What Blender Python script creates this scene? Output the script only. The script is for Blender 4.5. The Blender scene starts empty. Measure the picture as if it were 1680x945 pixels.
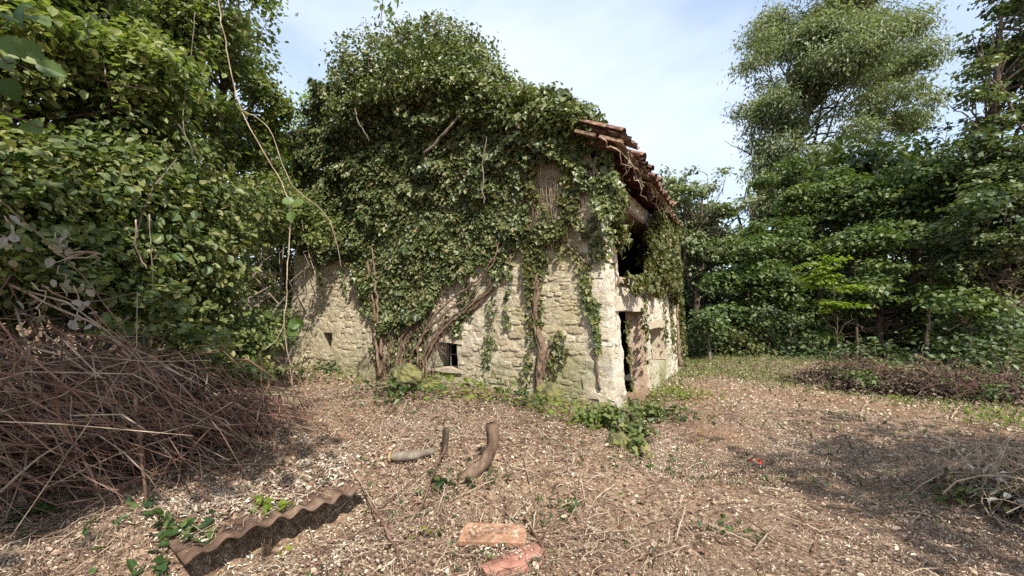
import bpy, math, random
import numpy as np
from mathutils import Matrix, Vector

random.seed(7)
RNG = np.random.default_rng(11)
scene = bpy.context.scene
COL = scene.collection
R = math.radians

# ------------------------------------------------------------------ camera
F, CX, CY = 700.0, 840.0, 472.5
PITCH = math.atan(38 / 700.0)
CAMZ = 1.65
cam_d = bpy.data.cameras.new('camera')
cam_d.sensor_width = 36
cam_d.lens = 15.0
cam_d.clip_start = 0.05
cam_d.clip_end = 1500
cam = bpy.data.objects.new('camera', cam_d)
COL.objects.link(cam)
cam.location = (0, 0, CAMZ)
cam.rotation_euler = (math.pi / 2 + PITCH, 0, 0)
scene.camera = cam

# ------------------------------------------------------------------ light
SUN_AZ = Vector((0.36, -0.93, 0)).normalized()      # towards the sun, in plan
SUN_EL = R(47)
sun_from = Vector((SUN_AZ.x * math.cos(SUN_EL), SUN_AZ.y * math.cos(SUN_EL), math.sin(SUN_EL)))
sd = bpy.data.lights.new('sun', 'SUN')
sd.energy = 4.4
sd.angle = R(0.55)
sd.color = (1.0, 0.945, 0.86)
so = bpy.data.objects.new('sun', sd)
COL.objects.link(so)
so.rotation_euler = sun_from.to_track_quat('Z', 'Y').to_euler()
so.location = (0, 0, 30)

world = bpy.data.worlds.new('World')
scene.world = world
world.use_nodes = True
wt = world.node_tree
wt.nodes.clear()
w_out = wt.nodes.new('ShaderNodeOutputWorld')
w_bg = wt.nodes.new('ShaderNodeBackground')
w_bg.inputs['Strength'].default_value = 0.15
w_sky = wt.nodes.new('ShaderNodeTexSky')
w_sky.sky_type = 'NISHITA'
w_sky.sun_disc = False
w_sky.sun_elevation = SUN_EL
w_sky.sun_rotation = math.atan2(SUN_AZ.x, SUN_AZ.y)
w_sky.air_density = 1.0
w_sky.dust_density = 1.5
w_tc = wt.nodes.new('ShaderNodeTexCoord')
w_map = wt.nodes.new('ShaderNodeMapping')
w_map.inputs['Scale'].default_value = (1.0, 0.8, 1.9)
w_map.inputs['Rotation'].default_value = (0.15, 0.55, 0.25)
w_n = wt.nodes.new('ShaderNodeTexNoise')
w_n.inputs['Scale'].default_value = 1.7
w_n.inputs['Detail'].default_value = 6
w_n.inputs['Roughness'].default_value = 0.52
w_n.inputs['Distortion'].default_value = 0.35
w_r = wt.nodes.new('ShaderNodeValToRGB')
w_r.color_ramp.elements[0].position = 0.36
w_r.color_ramp.elements[0].color = (0.34, 0.34, 0.34, 1)
w_r.color_ramp.elements[1].position = 0.66
w_r.color_ramp.elements[1].color = (0.93, 0.93, 0.93, 1)
w_mix = wt.nodes.new('ShaderNodeMix')
w_mix.data_type = 'RGBA'
w_mix.inputs['B'].default_value = (3.4, 3.8, 4.5, 1)        # thin bright cloud
L = wt.links.new
L(w_tc.outputs['Generated'], w_map.inputs['Vector'])
L(w_map.outputs['Vector'], w_n.inputs['Vector'])
L(w_n.outputs['Fac'], w_r.inputs['Fac'])
L(w_r.outputs['Color'], w_mix.inputs['Factor'])
L(w_sky.outputs['Color'], w_mix.inputs['A'])
L(w_mix.outputs['Result'], w_bg.inputs['Color'])
L(w_bg.outputs['Background'], w_out.inputs['Surface'])

scene.view_settings.view_transform = 'Standard'
scene.view_settings.look = 'None'
scene.view_settings.exposure = 0.98
scene.view_settings.gamma = 1
scene.cycles.max_bounces = 8
scene.cycles.diffuse_bounces = 5
scene.cycles.transmission_bounces = 4
scene.cycles.use_denoising = False

# ------------------------------------------------------------------ maths helpers
cp, sp = math.cos(PITCH), math.sin(PITCH)

def ray(px, py):
    x, z = (px - CX) / F, (CY - py) / F
    return np.array([x, cp - z * sp, sp + z * cp])

def at(px, py, Y):
    d = ray(px, py)
    return np.array([0, 0, CAMZ]) + d * (Y / d[1])

def project(p):
    x, y, z = p[0], p[1], p[2] - CAMZ
    d = y * cp + z * sp
    v = -y * sp + z * cp
    return CX + F * x / d, CY - F * v / d

def hash2(ix, iy, seed):
    h = (ix.astype(np.int64) * 374761393 + iy.astype(np.int64) * 668265263 + seed * 982451653) & 0x7fffffff
    h = ((h ^ (h >> 13)) * 1274126177) & 0x7fffffff
    h = (h ^ (h >> 16)) & 0x7fffffff
    return (h % 100003) / 100003.0

def vnoise(x, y, seed=0):
    x = np.asarray(x, float); y = np.asarray(y, float)
    ix, iy = np.floor(x), np.floor(y)
    fx, fy = x - ix, y - iy
    fx = fx * fx * (3 - 2 * fx); fy = fy * fy * (3 - 2 * fy)
    a = hash2(ix, iy, seed); b = hash2(ix + 1, iy, seed)
    c = hash2(ix, iy + 1, seed); d = hash2(ix + 1, iy + 1, seed)
    return (a * (1 - fx) + b * fx) * (1 - fy) + (c * (1 - fx) + d * fx) * fy

def fbm(x, y, seed=0, o=4):
    s, a, t = 0, 1, 0
    x = np.asarray(x, float); y = np.asarray(y, float)
    for i in range(o):
        s = s + a * vnoise(x * 2 ** i, y * 2 ** i, seed + i); t += a; a *= .5
    return s / t

def ss(a, b, x):
    t = np.clip((np.asarray(x, float) - a) / (b - a), 0, 1)
    return t * t * (3 - 2 * t)

# ------------------------------------------------------------------ house frame
P0 = np.array([1.58, 6.53, 0.0])
P1 = np.array([5.2, 13.0, 0.0])
SL = float(np.linalg.norm(P1 - P0))                 # side length
SD = (P1 - P0) / SL                                 # along the side wall
FD = np.array([-SD[1], SD[0], 0])                   # along the gable wall, leftwards
FL = 8.05
FN, SN = -SD, -FD                                   # outward normals
UP = np.array([0, 0, 1.0])

# sheet ledge
LA, LB = np.array([-1.98, 2.62]), np.array([-1.30, 3.56])
LDIR = (LB - LA) / np.linalg.norm(LB - LA)
LLEN = float(np.linalg.norm(LB - LA))
LN = np.array([-LDIR[1], LDIR[0]])                  # away from the camera / up the bank

def gh(x, y):
    x = np.asarray(x, float); y = np.asarray(y, float)
    z = 0.34 * ss(-0.3, -5.5, x) * ss(3.5, 9, y)
    z = z + 2.6 * ss(-5.6, -13, x) * ss(-3, 3, y + 0.4 * (-x))
    z = z + 0.22 * ss(-1.2, -3.2, x) * ss(6.5, 3.0, y)
    u = (x - LA[0]) * LDIR[0] + (y - LA[1]) * LDIR[1]
    d = (x - LA[0]) * LN[0] + (y - LA[1]) * LN[1]
    win = ss(-0.5, 0.05, u) * ss(LLEN + 0.5, LLEN - 0.1, u)
    z = z + 0.21 * win * ss(0.0, 0.24, d) * ss(1.8, 0.4, d) - 0.05 * win * ss(-0.6, -0.2, d) * ss(0.1, -0.05, d)
    # low berm where cleared brush was pushed on the right
    e = x - (3.6 + 0.62 * (y - 10) * -1.0)
    z = z + 0.30 * ss(8.0, 12, x + 0.55 * (y - 6)) * ss(2, 5, y)
    z = z + 0.15 * ss(2.1, .8, x) * ss(3.3, 4.6, y) * ss(7.6, 6.2, y) + 0.30 * np.exp(-(((x + 1.5) / 1.6) ** 2 + ((y - 5.7) / 1.2) ** 2)) + 0.12 * ss(1.6, -.6, x) * ss(3.2, 4.5, y) * ss(8.5, 6.0, y)
    z = z + 0.05 * (fbm(x * 2.3, y * 2.3, 91, 3) - .5) * ss(2.0, 0, x)
    # slight mound before the gable wall
    z = z + 0.10 * np.exp(-(((x + 0.6) / 1.6) ** 2 + ((y - 6.6) / 1.0) ** 2))
    near = ss(60, 25, np.hypot(x, y))
    z = z + near * (0.05 * (fbm(x * 1.1, y * 1.1, 3) - .5) + 0.035 * (fbm(x * 4, y * 4, 8, 3) - .5))
    z = z + 10 * ss(40, 220, np.hypot(x, y)) * (fbm(x / 60, y / 60, 5) - .3)
    return z

def gnd(px, py):
    d = ray(px, py)
    t = 1.5
    for _ in range(400):
        p = np.array([0, 0, CAMZ]) + d * t
        g = float(gh(p[0], p[1]))
        if p[2] <= g:
            break
        t += max(0.01, (p[2] - g) * .6)
    return np.array([p[0], p[1], g])

def g3(x, y, dz=0.0):
    return np.array([x, y, float(gh(x, y)) + dz])

BAT = 0.088
def m_front(s, z, d=0.0):
    s = np.asarray(s, float); z = np.asarray(z, float); d = np.asarray(d, float)
    k = BAT * z * (1 - s / FL)
    return (P0[None] if s.ndim else P0) + np.multiply.outer(s + k, FD) + np.multiply.outer(d - 0.03 * z, FN) + np.multiply.outer(z, UP)

def m_side(t, z, d=0.0):
    t = np.asarray(t, float); z = np.asarray(z, float); d = np.asarray(d, float)
    return (P0[None] if t.ndim else P0) + np.multiply.outer(t + 0.03 * z * (1 - t / SL), SD) + np.multiply.outer(d - BAT * z, SN) + np.multiply.outer(z, UP)

def inv(mp, px, py):
    u, z = 2.0, 2.0
    for _ in range(25):
        q = project(mp(u, z)); e = np.array([px - q[0], py - q[1]])
        a = project(mp(u + .01, z)); b = project(mp(u, z + .01))
        J = np.array([[a[0] - q[0], b[0] - q[0]], [a[1] - q[1], b[1] - q[1]]]) / .01
        du = np.linalg.solve(J, e)
        du = np.clip(du, -1.0, 1.0)
        u += du[0]; z += du[1]
    return u, z

# ------------------------------------------------------------------ materials
def nt(name):
    m = bpy.data.materials.new(name); m.use_nodes = True
    t = m.node_tree; t.nodes.clear()
    return m, t, t.nodes.new('ShaderNodeOutputMaterial')

def ramp(t, stops):
    r = t.nodes.new('ShaderNodeValToRGB')
    el = r.color_ramp.elements
    while len(el) < len(stops): el.new(0.5)
    for e, (p, c) in zip(el, stops):
        e.position = p; e.color = (*c, 1)
    return r

def noise(t, scale, detail=4, rough=.55, vec=None, dist=0.0):
    n = t.nodes.new('ShaderNodeTexNoise')
    n.inputs['Scale'].default_value = scale; n.inputs['Detail'].default_value = detail
    n.inputs['Roughness'].default_value = rough; n.inputs['Distortion'].default_value = dist
    if vec is not None: t.links.new(vec, n.inputs['Vector'])
    return n

def mixc(t, fac, a, b, mode='MIX'):
    m = t.nodes.new('ShaderNodeMix'); m.data_type = 'RGBA'; m.blend_type = mode
    for s, v in (('Factor', fac), ('A', a), ('B', b)):
        if isinstance(v, bpy.types.NodeSocket): t.links.new(v, m.inputs[s])
        elif isinstance(v, (int, float)): m.inputs[s].default_value = v
        else: m.inputs[s].default_value = (*v, 1)
    return m.outputs['Result']

def leafmat(name, cols, rough=.5, trans=.3, obj=False, spec=.4):
    m, t, out = nt(name)
    if obj:
        a = t.nodes.new('ShaderNodeObjectInfo').outputs['Random']
    else:
        an = t.nodes.new('ShaderNodeAttribute'); an.attribute_name = 'rnd'; a = an.outputs['Fac']
    r = ramp(t, [(i / max(1, len(cols) - 1), c) for i, c in enumerate(cols)])
    t.links.new(a, r.inputs['Fac'])
    tc = t.nodes.new('ShaderNodeTexCoord')
    n = noise(t, 45, 3, .6, tc.outputs['Object'])
    rr = ramp(t, [(0.3, (.72, .72, .72)), (0.7, (1.18, 1.18, 1.18))])
    t.links.new(n.outputs['Fac'], rr.inputs['Fac'])
    c = mixc(t, 1.0, r.outputs['Color'], rr.outputs['Color'], 'MULTIPLY')
    p = t.nodes.new('ShaderNodeBsdfPrincipled')
    t.links.new(c, p.inputs['Base Color'])
    p.inputs['Roughness'].default_value = rough
    p.inputs['Specular IOR Level'].default_value = spec
    if trans > 0:
        tr = t.nodes.new('ShaderNodeBsdfTranslucent')
        c2 = mixc(t, 1.0, c, (1.3, 1.45, .55), 'MULTIPLY')
        t.links.new(c2, tr.inputs['Color'])
        ms = t.nodes.new('ShaderNodeMixShader'); ms.inputs['Fac'].default_value = trans
        t.links.new(p.outputs[0], ms.inputs[1]); t.links.new(tr.outputs[0], ms.inputs[2])
        t.links.new(ms.outputs[0], out.inputs['Surface'])
    else:
        t.links.new(p.outputs[0], out.inputs['Surface'])
    return m

def surfmat(name, cols, scale=6, rough=.9, bump=.3, bscale=30, stretch=(1, 1, 1), obj=0.0, spec=.2, detail=6):
    m, t, out = nt(name)
    tc = t.nodes.new('ShaderNodeTexCoord')
    mp = t.nodes.new('ShaderNodeMapping'); mp.inputs['Scale'].default_value = stretch
    t.links.new(tc.outputs['Object'], mp.inputs['Vector'])
    n = noise(t, scale, detail, .6, mp.outputs['Vector'], .3)
    r = ramp(t, [(.28 + .44 * i / max(1, len(cols) - 1), c) for i, c in enumerate(cols)])
    t.links.new(n.outputs['Fac'], r.inputs['Fac'])
    c = r.outputs['Color']
    if obj > 0:
        oi = t.nodes.new('ShaderNodeObjectInfo')
        an = t.nodes.new('ShaderNodeAttribute'); an.attribute_name = 'rnd'
        ad = t.nodes.new('ShaderNodeMath'); ad.operation = 'ADD'
        t.links.new(oi.outputs['Random'], ad.inputs[0]); t.links.new(an.outputs['Fac'], ad.inputs[1])
        fr = t.nodes.new('ShaderNodeMath'); fr.operation = 'FRACT'; t.links.new(ad.outputs[0], fr.inputs[0])
        r2 = ramp(t, [(0, (1 - obj,) * 3), (1, (1 + obj * .7, 1 + obj * .6, 1 + obj * .5))])
        t.links.new(fr.outputs[0], r2.inputs['Fac'])
        c = mixc(t, 1.0, c, r2.outputs['Color'], 'MULTIPLY')
    p = t.nodes.new('ShaderNodeBsdfPrincipled')
    t.links.new(c, p.inputs['Base Color'])
    p.inputs['Roughness'].default_value = rough
    p.inputs['Specular IOR Level'].default_value = spec
    if bump:
        nb = noise(t, bscale, 6, .65, mp.outputs['Vector'])
        b = t.nodes.new('ShaderNodeBump'); b.inputs['Strength'].default_value = bump; b.inputs['Distance'].default_value = .02
        t.links.new(nb.outputs['Fac'], b.inputs['Height']); t.links.new(b.outputs[0], p.inputs['Normal'])
    t.links.new(p.outputs[0], out.inputs['Surface'])
    return m

def stonemat(name, base, tint=1.0, obj=.35, moss=True):
    """weathered limestone and mortar, lichen and moss by world position"""
    m, t, out = nt(name)
    geo = t.nodes.new('ShaderNodeNewGeometry')
    pos = geo.outputs['Position']
    n1 = noise(t, 2.2, 5, .6, pos); n2 = noise(t, 16, 6, .65, pos); n3 = noise(t, .75, 3, .5, pos); n4 = noise(t, 70, 4, .7, pos)
    r1 = ramp(t, [(.3, base[0]), (.48, base[1]), (.62, base[2]), (.75, base[3])])
    t.links.new(n2.outputs['Fac'], r1.inputs['Fac'])
    c = r1.outputs['Color']
    oi = t.nodes.new('ShaderNodeObjectInfo')
    an = t.nodes.new('ShaderNodeAttribute'); an.attribute_name = 'rnd'
    ad = t.nodes.new('ShaderNodeMath'); ad.operation = 'ADD'
    t.links.new(oi.outputs['Random'], ad.inputs[0]); t.links.new(an.outputs['Fac'], ad.inputs[1])
    fr = t.nodes.new('ShaderNodeMath'); fr.operation = 'FRACT'; t.links.new(ad.outputs[0], fr.inputs[0])
    r2 = ramp(t, [(0, (1 - obj, 1 - obj * 1.05, 1 - obj * 1.1)), (.35, (1.0, .93, .84)), (.6, (1, 1, 1)), (1, (1 + obj * .5, 1 + obj * .5, 1 + obj * .45))])
    t.links.new(fr.outputs[0], r2.inputs['Fac'])
    c = mixc(t, 1.0, c, r2.outputs['Color'], 'MULTIPLY')
    if moss:
        # pale yellow-green lichen in broad patches
        r3 = ramp(t, [(.45, (0, 0, 0)), (.66, (.6, .6, .6))])
        t.links.new(n1.outputs['Fac'], r3.inputs['Fac'])
        sx = t.nodes.new('ShaderNodeSeparateXYZ'); t.links.new(pos, sx.inputs[0])
        mx = t.nodes.new('ShaderNodeMapRange'); mx.inputs['From Min'].default_value = -6; mx.inputs['From Max'].default_value = 2
        t.links.new(sx.outputs['X'], mx.inputs['Value'])
        rx = ramp(t, [(0, (.8, .8, .8)), (.25, (.75, .75, .75)), (.38, (.12, .12, .12)), (.70, (.15, .15, .15)), (.78, (1, 1, 1)), (.88, (1, 1, 1)), (.945, (.1, .1, .1))])
        t.links.new(mx.outputs[0], rx.inputs['Fac'])
        m2 = t.nodes.new('ShaderNodeMath'); m2.operation = 'MULTIPLY_ADD'; m2.use_clamp = True
        t.links.new(rx.outputs['Color'], m2.inputs[0]); m2.inputs[1].default_value = .24; 
        mm = t.nodes.new('ShaderNodeMath'); mm.operation = 'MULTIPLY'; t.links.new(r3.outputs['Color'], mm.inputs[0]); t.links.new(rx.outputs['Color'], mm.inputs[1])
        t.links.new(mm.outputs[0], m2.inputs[2])
        c = mixc(t, m2.outputs[0], c, (.30, .265, .13))
        mr = t.nodes.new('ShaderNodeMapRange'); mr.inputs['From Min'].default_value = 1.3; mr.inputs['From Max'].default_value = 0.0
        t.links.new(sx.outputs['Z'], mr.inputs['Value'])
        mu = t.nodes.new('ShaderNodeMath'); mu.operation = 'MULTIPLY'
        r4 = ramp(t, [(.42, (0, 0, 0)), (.62, (1, 1, 1))]); t.links.new(n3.outputs['Fac'], r4.inputs['Fac'])
        t.links.new(mr.outputs[0], mu.inputs[0]); t.links.new(r4.outputs['Color'], mu.inputs[1])
        c = mixc(t, mu.outputs[0], c, (.13, .14, .045))
        r5 = ramp(t, [(.60, (0, 0, 0)), (.72, (.7, .7, .7))]); t.links.new(n4.outputs['Fac'], r5.inputs['Fac'])
        c = mixc(t, r5.outputs['Color'], c, (.07, .06, .045))
    p = t.nodes.new('ShaderNodeBsdfPrincipled'); t.links.new(c, p.inputs['Base Color'])
    p.inputs['Roughness'].default_value = .93; p.inputs['Specular IOR Level'].default_value = .15
    nb = noise(t, 38, 8, .7, pos)
    b = t.nodes.new('ShaderNodeBump'); b.inputs['Strength'].default_value = .8; b.inputs['Distance'].default_value = .03
    t.links.new(nb.outputs['Fac'], b.inputs['Height']); t.links.new(b.outputs[0], p.inputs['Normal'])
    t.links.new(p.outputs[0], out.inputs['Surface'])
    return m

def groundmat():
    m, t, out = nt('litter_soil')
    geo = t.nodes.new('ShaderNodeNewGeometry'); pos = geo.outputs['Position']
    n1 = noise(t, .55, 4, .6, pos); n2 = noise(t, 26, 5, .7, pos); n3 = noise(t, 90, 3, .7, pos)
    r = ramp(t, [(.30, (.085, .056, .038)), (.46, (.21, .145, .10)), (.58, (.37, .27, .19)), (.72, (.50, .40, .29))])
    t.links.new(n2.outputs['Fac'], r.inputs['Fac'])
    r3 = ramp(t, [(.35, (.55, .5, .47)), (.65, (1.25, 1.22, 1.15))]); t.links.new(n3.outputs['Fac'], r3.inputs['Fac'])
    c = mixc(t, 1.0, r.outputs['Color'], r3.outputs['Color'], 'MULTIPLY')
    r1 = ramp(t, [(.50, (0, 0, 0)), (.68, (.55, .55, .55))]); t.links.new(n1.outputs['Fac'], r1.inputs['Fac'])
    c = mixc(t, r1.outputs['Color'], c, (.21, .105, .05))
    # green growth beyond the clearing
    sx = t.nodes.new('ShaderNodeSeparateXYZ'); t.links.new(pos, sx.inputs[0])
    mr = t.nodes.new('ShaderNodeMapRange'); mr.inputs['From Min'].default_value = 9.5; mr.inputs['From Max'].default_value = 16.0
    t.links.new(sx.outputs['Y'], mr.inputs['Value'])
    c = mixc(t, mr.outputs[0], c, (.05, .06, .02))
    p = t.nodes.new('ShaderNodeBsdfPrincipled'); t.links.new(c, p.inputs['Base Color']); p.inputs['Roughness'].default_value = .95
    p.inputs['Specular IOR Level'].default_value = .1
    nb = noise(t, 45, 6, .75, pos)
    b = t.nodes.new('ShaderNodeBump'); b.inputs['Strength'].default_value = .9; b.inputs['Distance'].default_value = .03
    t.links.new(nb.outputs['Fac'], b.inputs['Height']); t.links.new(b.outputs[0], p.inputs['Normal'])
    t.links.new(p.outputs[0], out.inputs['Surface'])
    return m

M = {}
M['ground'] = groundmat()
M['mortar'] = stonemat('pale_mortar', [(.21, .175, .125), (.38, .33, .25), (.53, .475, .37), (.64, .59, .48)], obj=0)
M['stone'] = stonemat('rubble_stone', [(.24, .20, .145), (.41, .355, .265), (.55, .49, .385), (.66, .605, .50)], obj=.42)
M['render'] = stonemat('old_lime_render', [(.32, .285, .22), (.50, .46, .38), (.64, .60, .52), (.70, .67, .60)], obj=0)
M['block'] = stonemat('dressed_stone', [(.32, .27, .20), (.45, .39, .30), (.56, .50, .40), (.64, .58, .48)], obj=.15, moss=False)
M['brickpink'] = surfmat('pinkish_brick', [(.16, .11, .08), (.33, .235, .17), (.46, .36, .27), (.54, .46, .37)], 7, obj=.12, bump=.9)
M['mossrock'] = surfmat('mossy_rock', [(.03, .028, .02), (.09, .085, .04), (.16, .15, .05), (.2, .17, .11)], 7, bump=.9, bscale=22)
M['rock'] = surfmat('pale_rock', [(.2, .17, .13), (.42, .37, .29), (.55, .5, .42)], 5, bump=.7, bscale=20, obj=.2)
M['tile'] = surfmat('old_roof_tile', [(.03, .02, .016), (.10, .055, .04), (.19, .115, .08), (.29, .22, .165)], 11, obj=.45, bump=.5)
M['plank'] = surfmat('weathered_shaded_red_plank', [(.022, .009, .007), (.07, .026, .019), (.13, .055, .038)], 5, stretch=(1, 1, 6), obj=.35)  # red boards, darkened so the roof underside reads as indoor shade
M['timber'] = surfmat('weathered_timber', [(.10, .06, .04), (.25, .165, .11), (.38, .28, .2)], 5, stretch=(5, 5, 1), obj=.3)
M['bark'] = surfmat('bark', [(.03, .022, .016), (.085, .062, .043), (.15, .115, .08)], 14, stretch=(1, 1, .3), bump=.8, bscale=50)
M['barkbrown'] = surfmat('brown_bark', [(.04, .025, .016), (.13, .085, .055), (.22, .155, .105)], 16, stretch=(1, 1, .25), bump=1, bscale=60)
M['barkpale'] = surfmat('pale_bark', [(.08, .065, .05), (.16, .13, .1), (.25, .21, .165)], 14, stretch=(1, 1, .3), bump=.8, bscale=50)
M['vine'] = surfmat('vine_bark', [(.07, .045, .028), (.17, .115, .075), (.27, .20, .14)], 18, bump=1, bscale=60)
M['cane'] = surfmat('dry_cane', [(.05, .029, .02), (.155, .088, .06), (.32, .225, .165)], 4, bump=.3, obj=.5)
M['canedark'] = surfmat('shade_dark_cane', [(.03, .02, .014), (.085, .055, .04), (.17, .12, .085)], 5, bump=.3, obj=.4)  # cane colour darkened to paint in heap shade that no tree casts
M['deadleaf'] = leafmat('shade_dark_withered_leaf', [(.02, .014, .010), (.055, .036, .024), (.11, .075, .05), (.2, .15, .10)], .8, .05)  # dead leaf; its near-black tones also stand in for shade inside the piles
M['canepale'] = surfmat('bleached_stick', [(.15, .11, .075), (.30, .235, .165), (.46, .39, .29)], 7, bump=.4, obj=.35)
M['cutwood'] = surfmat('cut_wood', [(.25, .12, .05), (.42, .23, .10), (.5, .33, .17)], 12, bump=.3)
M['sheet'] = surfmat('grimy_fibre_cement', [(.04, .026, .018), (.115, .072, .048), (.21, .15, .105)], 8, bump=.5)
M['iron'] = surfmat('rusty_iron', [(.09, .075, .065), (.2, .17, .15)], 30, rough=.7)
M['terracotta'] = surfmat('fallen_terracotta', [(.09, .06, .04), (.22, .125, .078), (.33, .185, .115), (.40, .30, .21)], 10, bump=.9, obj=.12)
M['terracotta_red'] = surfmat('red_terracotta', [(.10, .06, .045), (.25, .115, .08), (.35, .17, .125), (.42, .31, .24)], 10, bump=.9)
M['red'] = surfmat('red_petal', [(.5, .02, .02), (.65, .05, .04)], 9, bump=0, rough=.5)
M['interior_shade'] = surfmat('interior_shade_plaster', [(.02, .017, .014), (.05, .042, .034), (.09, .075, .06)], 4)  # near-black plaster: room shade put into the colour of the inner wall faces
M['dark'] = surfmat('dark_floor', [(.03, .025, .02), (.06, .05, .04)], 9)  # floor colour kept near black to stand in for indoor shade

G = lambda *c: c
M['ivy'] = leafmat('ivy_leaf', [G(0.022, 0.033, 0.010), G(0.055, 0.074, 0.021), G(0.099, 0.123, 0.038), G(0.161, 0.178, 0.067), G(0.259, 0.265, 0.123)], .46, .14, spec=.45)
M['ivyo'] = leafmat('ivy_leaf_large', [G(.018, .034, .011), G(.04, .065, .02), G(.08, .105, .04)], .45, .12, True, spec=.45)
M['mapled'] = leafmat('shaded_forest_leaf', [G(0.024, 0.041, 0.015), G(0.052, 0.079, 0.026), G(0.089, 0.122, 0.041), G(0.178, 0.191, 0.074)], .5, .25)  # darker copy of the forest leaf, undergrowth shade put into its colour
M['ivyy'] = leafmat('ivy_leaf_olive', [G(.03, .045, .012), G(.075, .09, .022), G(.13, .13, .04), G(.19, .155, .07)], .45, .22)
M['ivyold'] = leafmat('old_ivy_leaf', [(.07, .05, .02), (.16, .13, .04), (.24, .17, .08)], .6, .15)
M['ivyt'] = leafmat('ivy_leaf_flowering', [G(0.036, 0.056, 0.016), G(0.097, 0.121, 0.035), G(0.164, 0.188, 0.064), G(0.266, 0.273, 0.133)], .4, .25, spec=.5)
M['bush'] = leafmat('bramble_leaf', [G(0.039, 0.060, 0.020), G(0.095, 0.130, 0.042), G(0.178, 0.200, 0.062), G(0.309, 0.285, 0.124)], .5, .36)
M['bushy'] = leafmat('hazel_leaf', [G(0.043, 0.063, 0.022), G(0.116, 0.150, 0.048), G(0.208, 0.240, 0.077), G(0.318, 0.324, 0.141)], .5, .42)
M['bigleaf'] = leafmat('broad_leaf', [G(.03, .07, .014), G(.065, .12, .024), G(.12, .17, .04)], .45, .38, True)
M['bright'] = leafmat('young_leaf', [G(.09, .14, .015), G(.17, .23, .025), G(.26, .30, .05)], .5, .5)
M['maple'] = leafmat('forest_leaf', [G(0.030, 0.057, 0.016), G(0.068, 0.107, 0.028), G(0.120, 0.161, 0.045), G(0.215, 0.237, 0.081)], .5, .3)
M['mapleb'] = leafmat('forest_leaf_bluish', [G(0.031, 0.055, 0.022), G(0.069, 0.101, 0.042), G(0.132, 0.161, 0.068), G(0.237, 0.252, 0.128)], .45, .28)
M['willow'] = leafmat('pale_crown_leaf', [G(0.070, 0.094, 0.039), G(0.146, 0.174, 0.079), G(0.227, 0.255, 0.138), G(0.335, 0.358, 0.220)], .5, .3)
M['dryleaf'] = leafmat('dry_leaf', [G(.087, .052, .035), G(.204, .134, .089), G(.378, .278, .200), G(.543, .453, .336), G(.757, .721, .578)], .7, .1)
M['dryleafo'] = leafmat('dry_leaf_large', [G(.12, .055, .03), G(.3, .18, .11), G(.5, .38, .27)], .65, .1, True)
M['chip'] = leafmat('chipped_wood', [G(.087, .055, .036), G(.213, .149, .104), G(.388, .294, .212), G(.553, .469, .350), G(.757, .721, .583)], .8, 0)
M['paleleaf'] = leafmat('bleached_leaf', [G(.25, .23, .19), G(.42, .40, .34), G(.6, .58, .52)], .6, .2)
M['grass'] = leafmat('grass_blade', [G(.06, .08, .02), G(.12, .15, .035), G(.22, .22, .07)], .6, .3)
M['groundgreen'] = leafmat('ground_leaf', [G(.02, .045, .012), G(.045, .085, .022), G(.09, .13, .03)], .45, .3)

# ------------------------------------------------------------------ object helpers
WL = {}                                              # world offset of every parent
def link(o, parent=None, wl=None):
    COL.objects.link(o)
    if parent is not None: o.parent = parent
    WL[o.name] = np.array(wl) if wl is not None else (WL[parent.name] if parent is not None else np.zeros(3))
    return o

def tag(o, label=None, cat=None, group=None, kind=None):
    if label: o['label'] = label
    if cat: o['category'] = cat
    if group: o['group'] = group
    if kind: o['kind'] = kind
    return o

def thing(name, label, cat, loc, group=None):
    o = bpy.data.objects.new(name, None)
    o.empty_display_size = .1
    o.location = tuple(loc)
    link(o, None, loc)
    return tag(o, label, cat, group)

def mesh_np(name, V, faces_flat, sizes, mat, parent=None, rnd=None, smooth=False, base=None):
    """world-space vertices; origin at parent's world location (or at base)"""
    V = np.asarray(V, np.float32)
    off = WL[parent.name] if parent is not None else (np.array(base) if base is not None else np.zeros(3))
    me = bpy.data.meshes.new(name)
    sizes = np.asarray(sizes, np.int32); flat = np.asarray(faces_flat, np.int32)
    me.vertices.add(len(V)); me.vertices.foreach_set('co', (V - off.astype(np.float32)).ravel())
    me.loops.add(len(flat)); me.loops.foreach_set('vertex_index', flat)
    me.polygons.add(len(sizes))
    st = np.zeros(len(sizes), np.int32); st[1:] = np.cumsum(sizes)[:-1]
    me.polygons.foreach_set('loop_start', st)
    try: me.polygons.foreach_set('loop_total', sizes)
    except Exception: pass
    me.update(calc_edges=True)
    me.polygons.foreach_set('use_smooth', np.full(len(sizes), bool(smooth)))
    if rnd is not None:
        a = me.attributes.new('rnd', 'FLOAT', 'POINT'); a.data.foreach_set('value', np.asarray(rnd, np.float32))
    me.materials.append(mat)
    o = bpy.data.objects.new(name, me)
    if parent is None and base is not None: o.location = tuple(base)
    link(o, parent, off)
    return o

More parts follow.
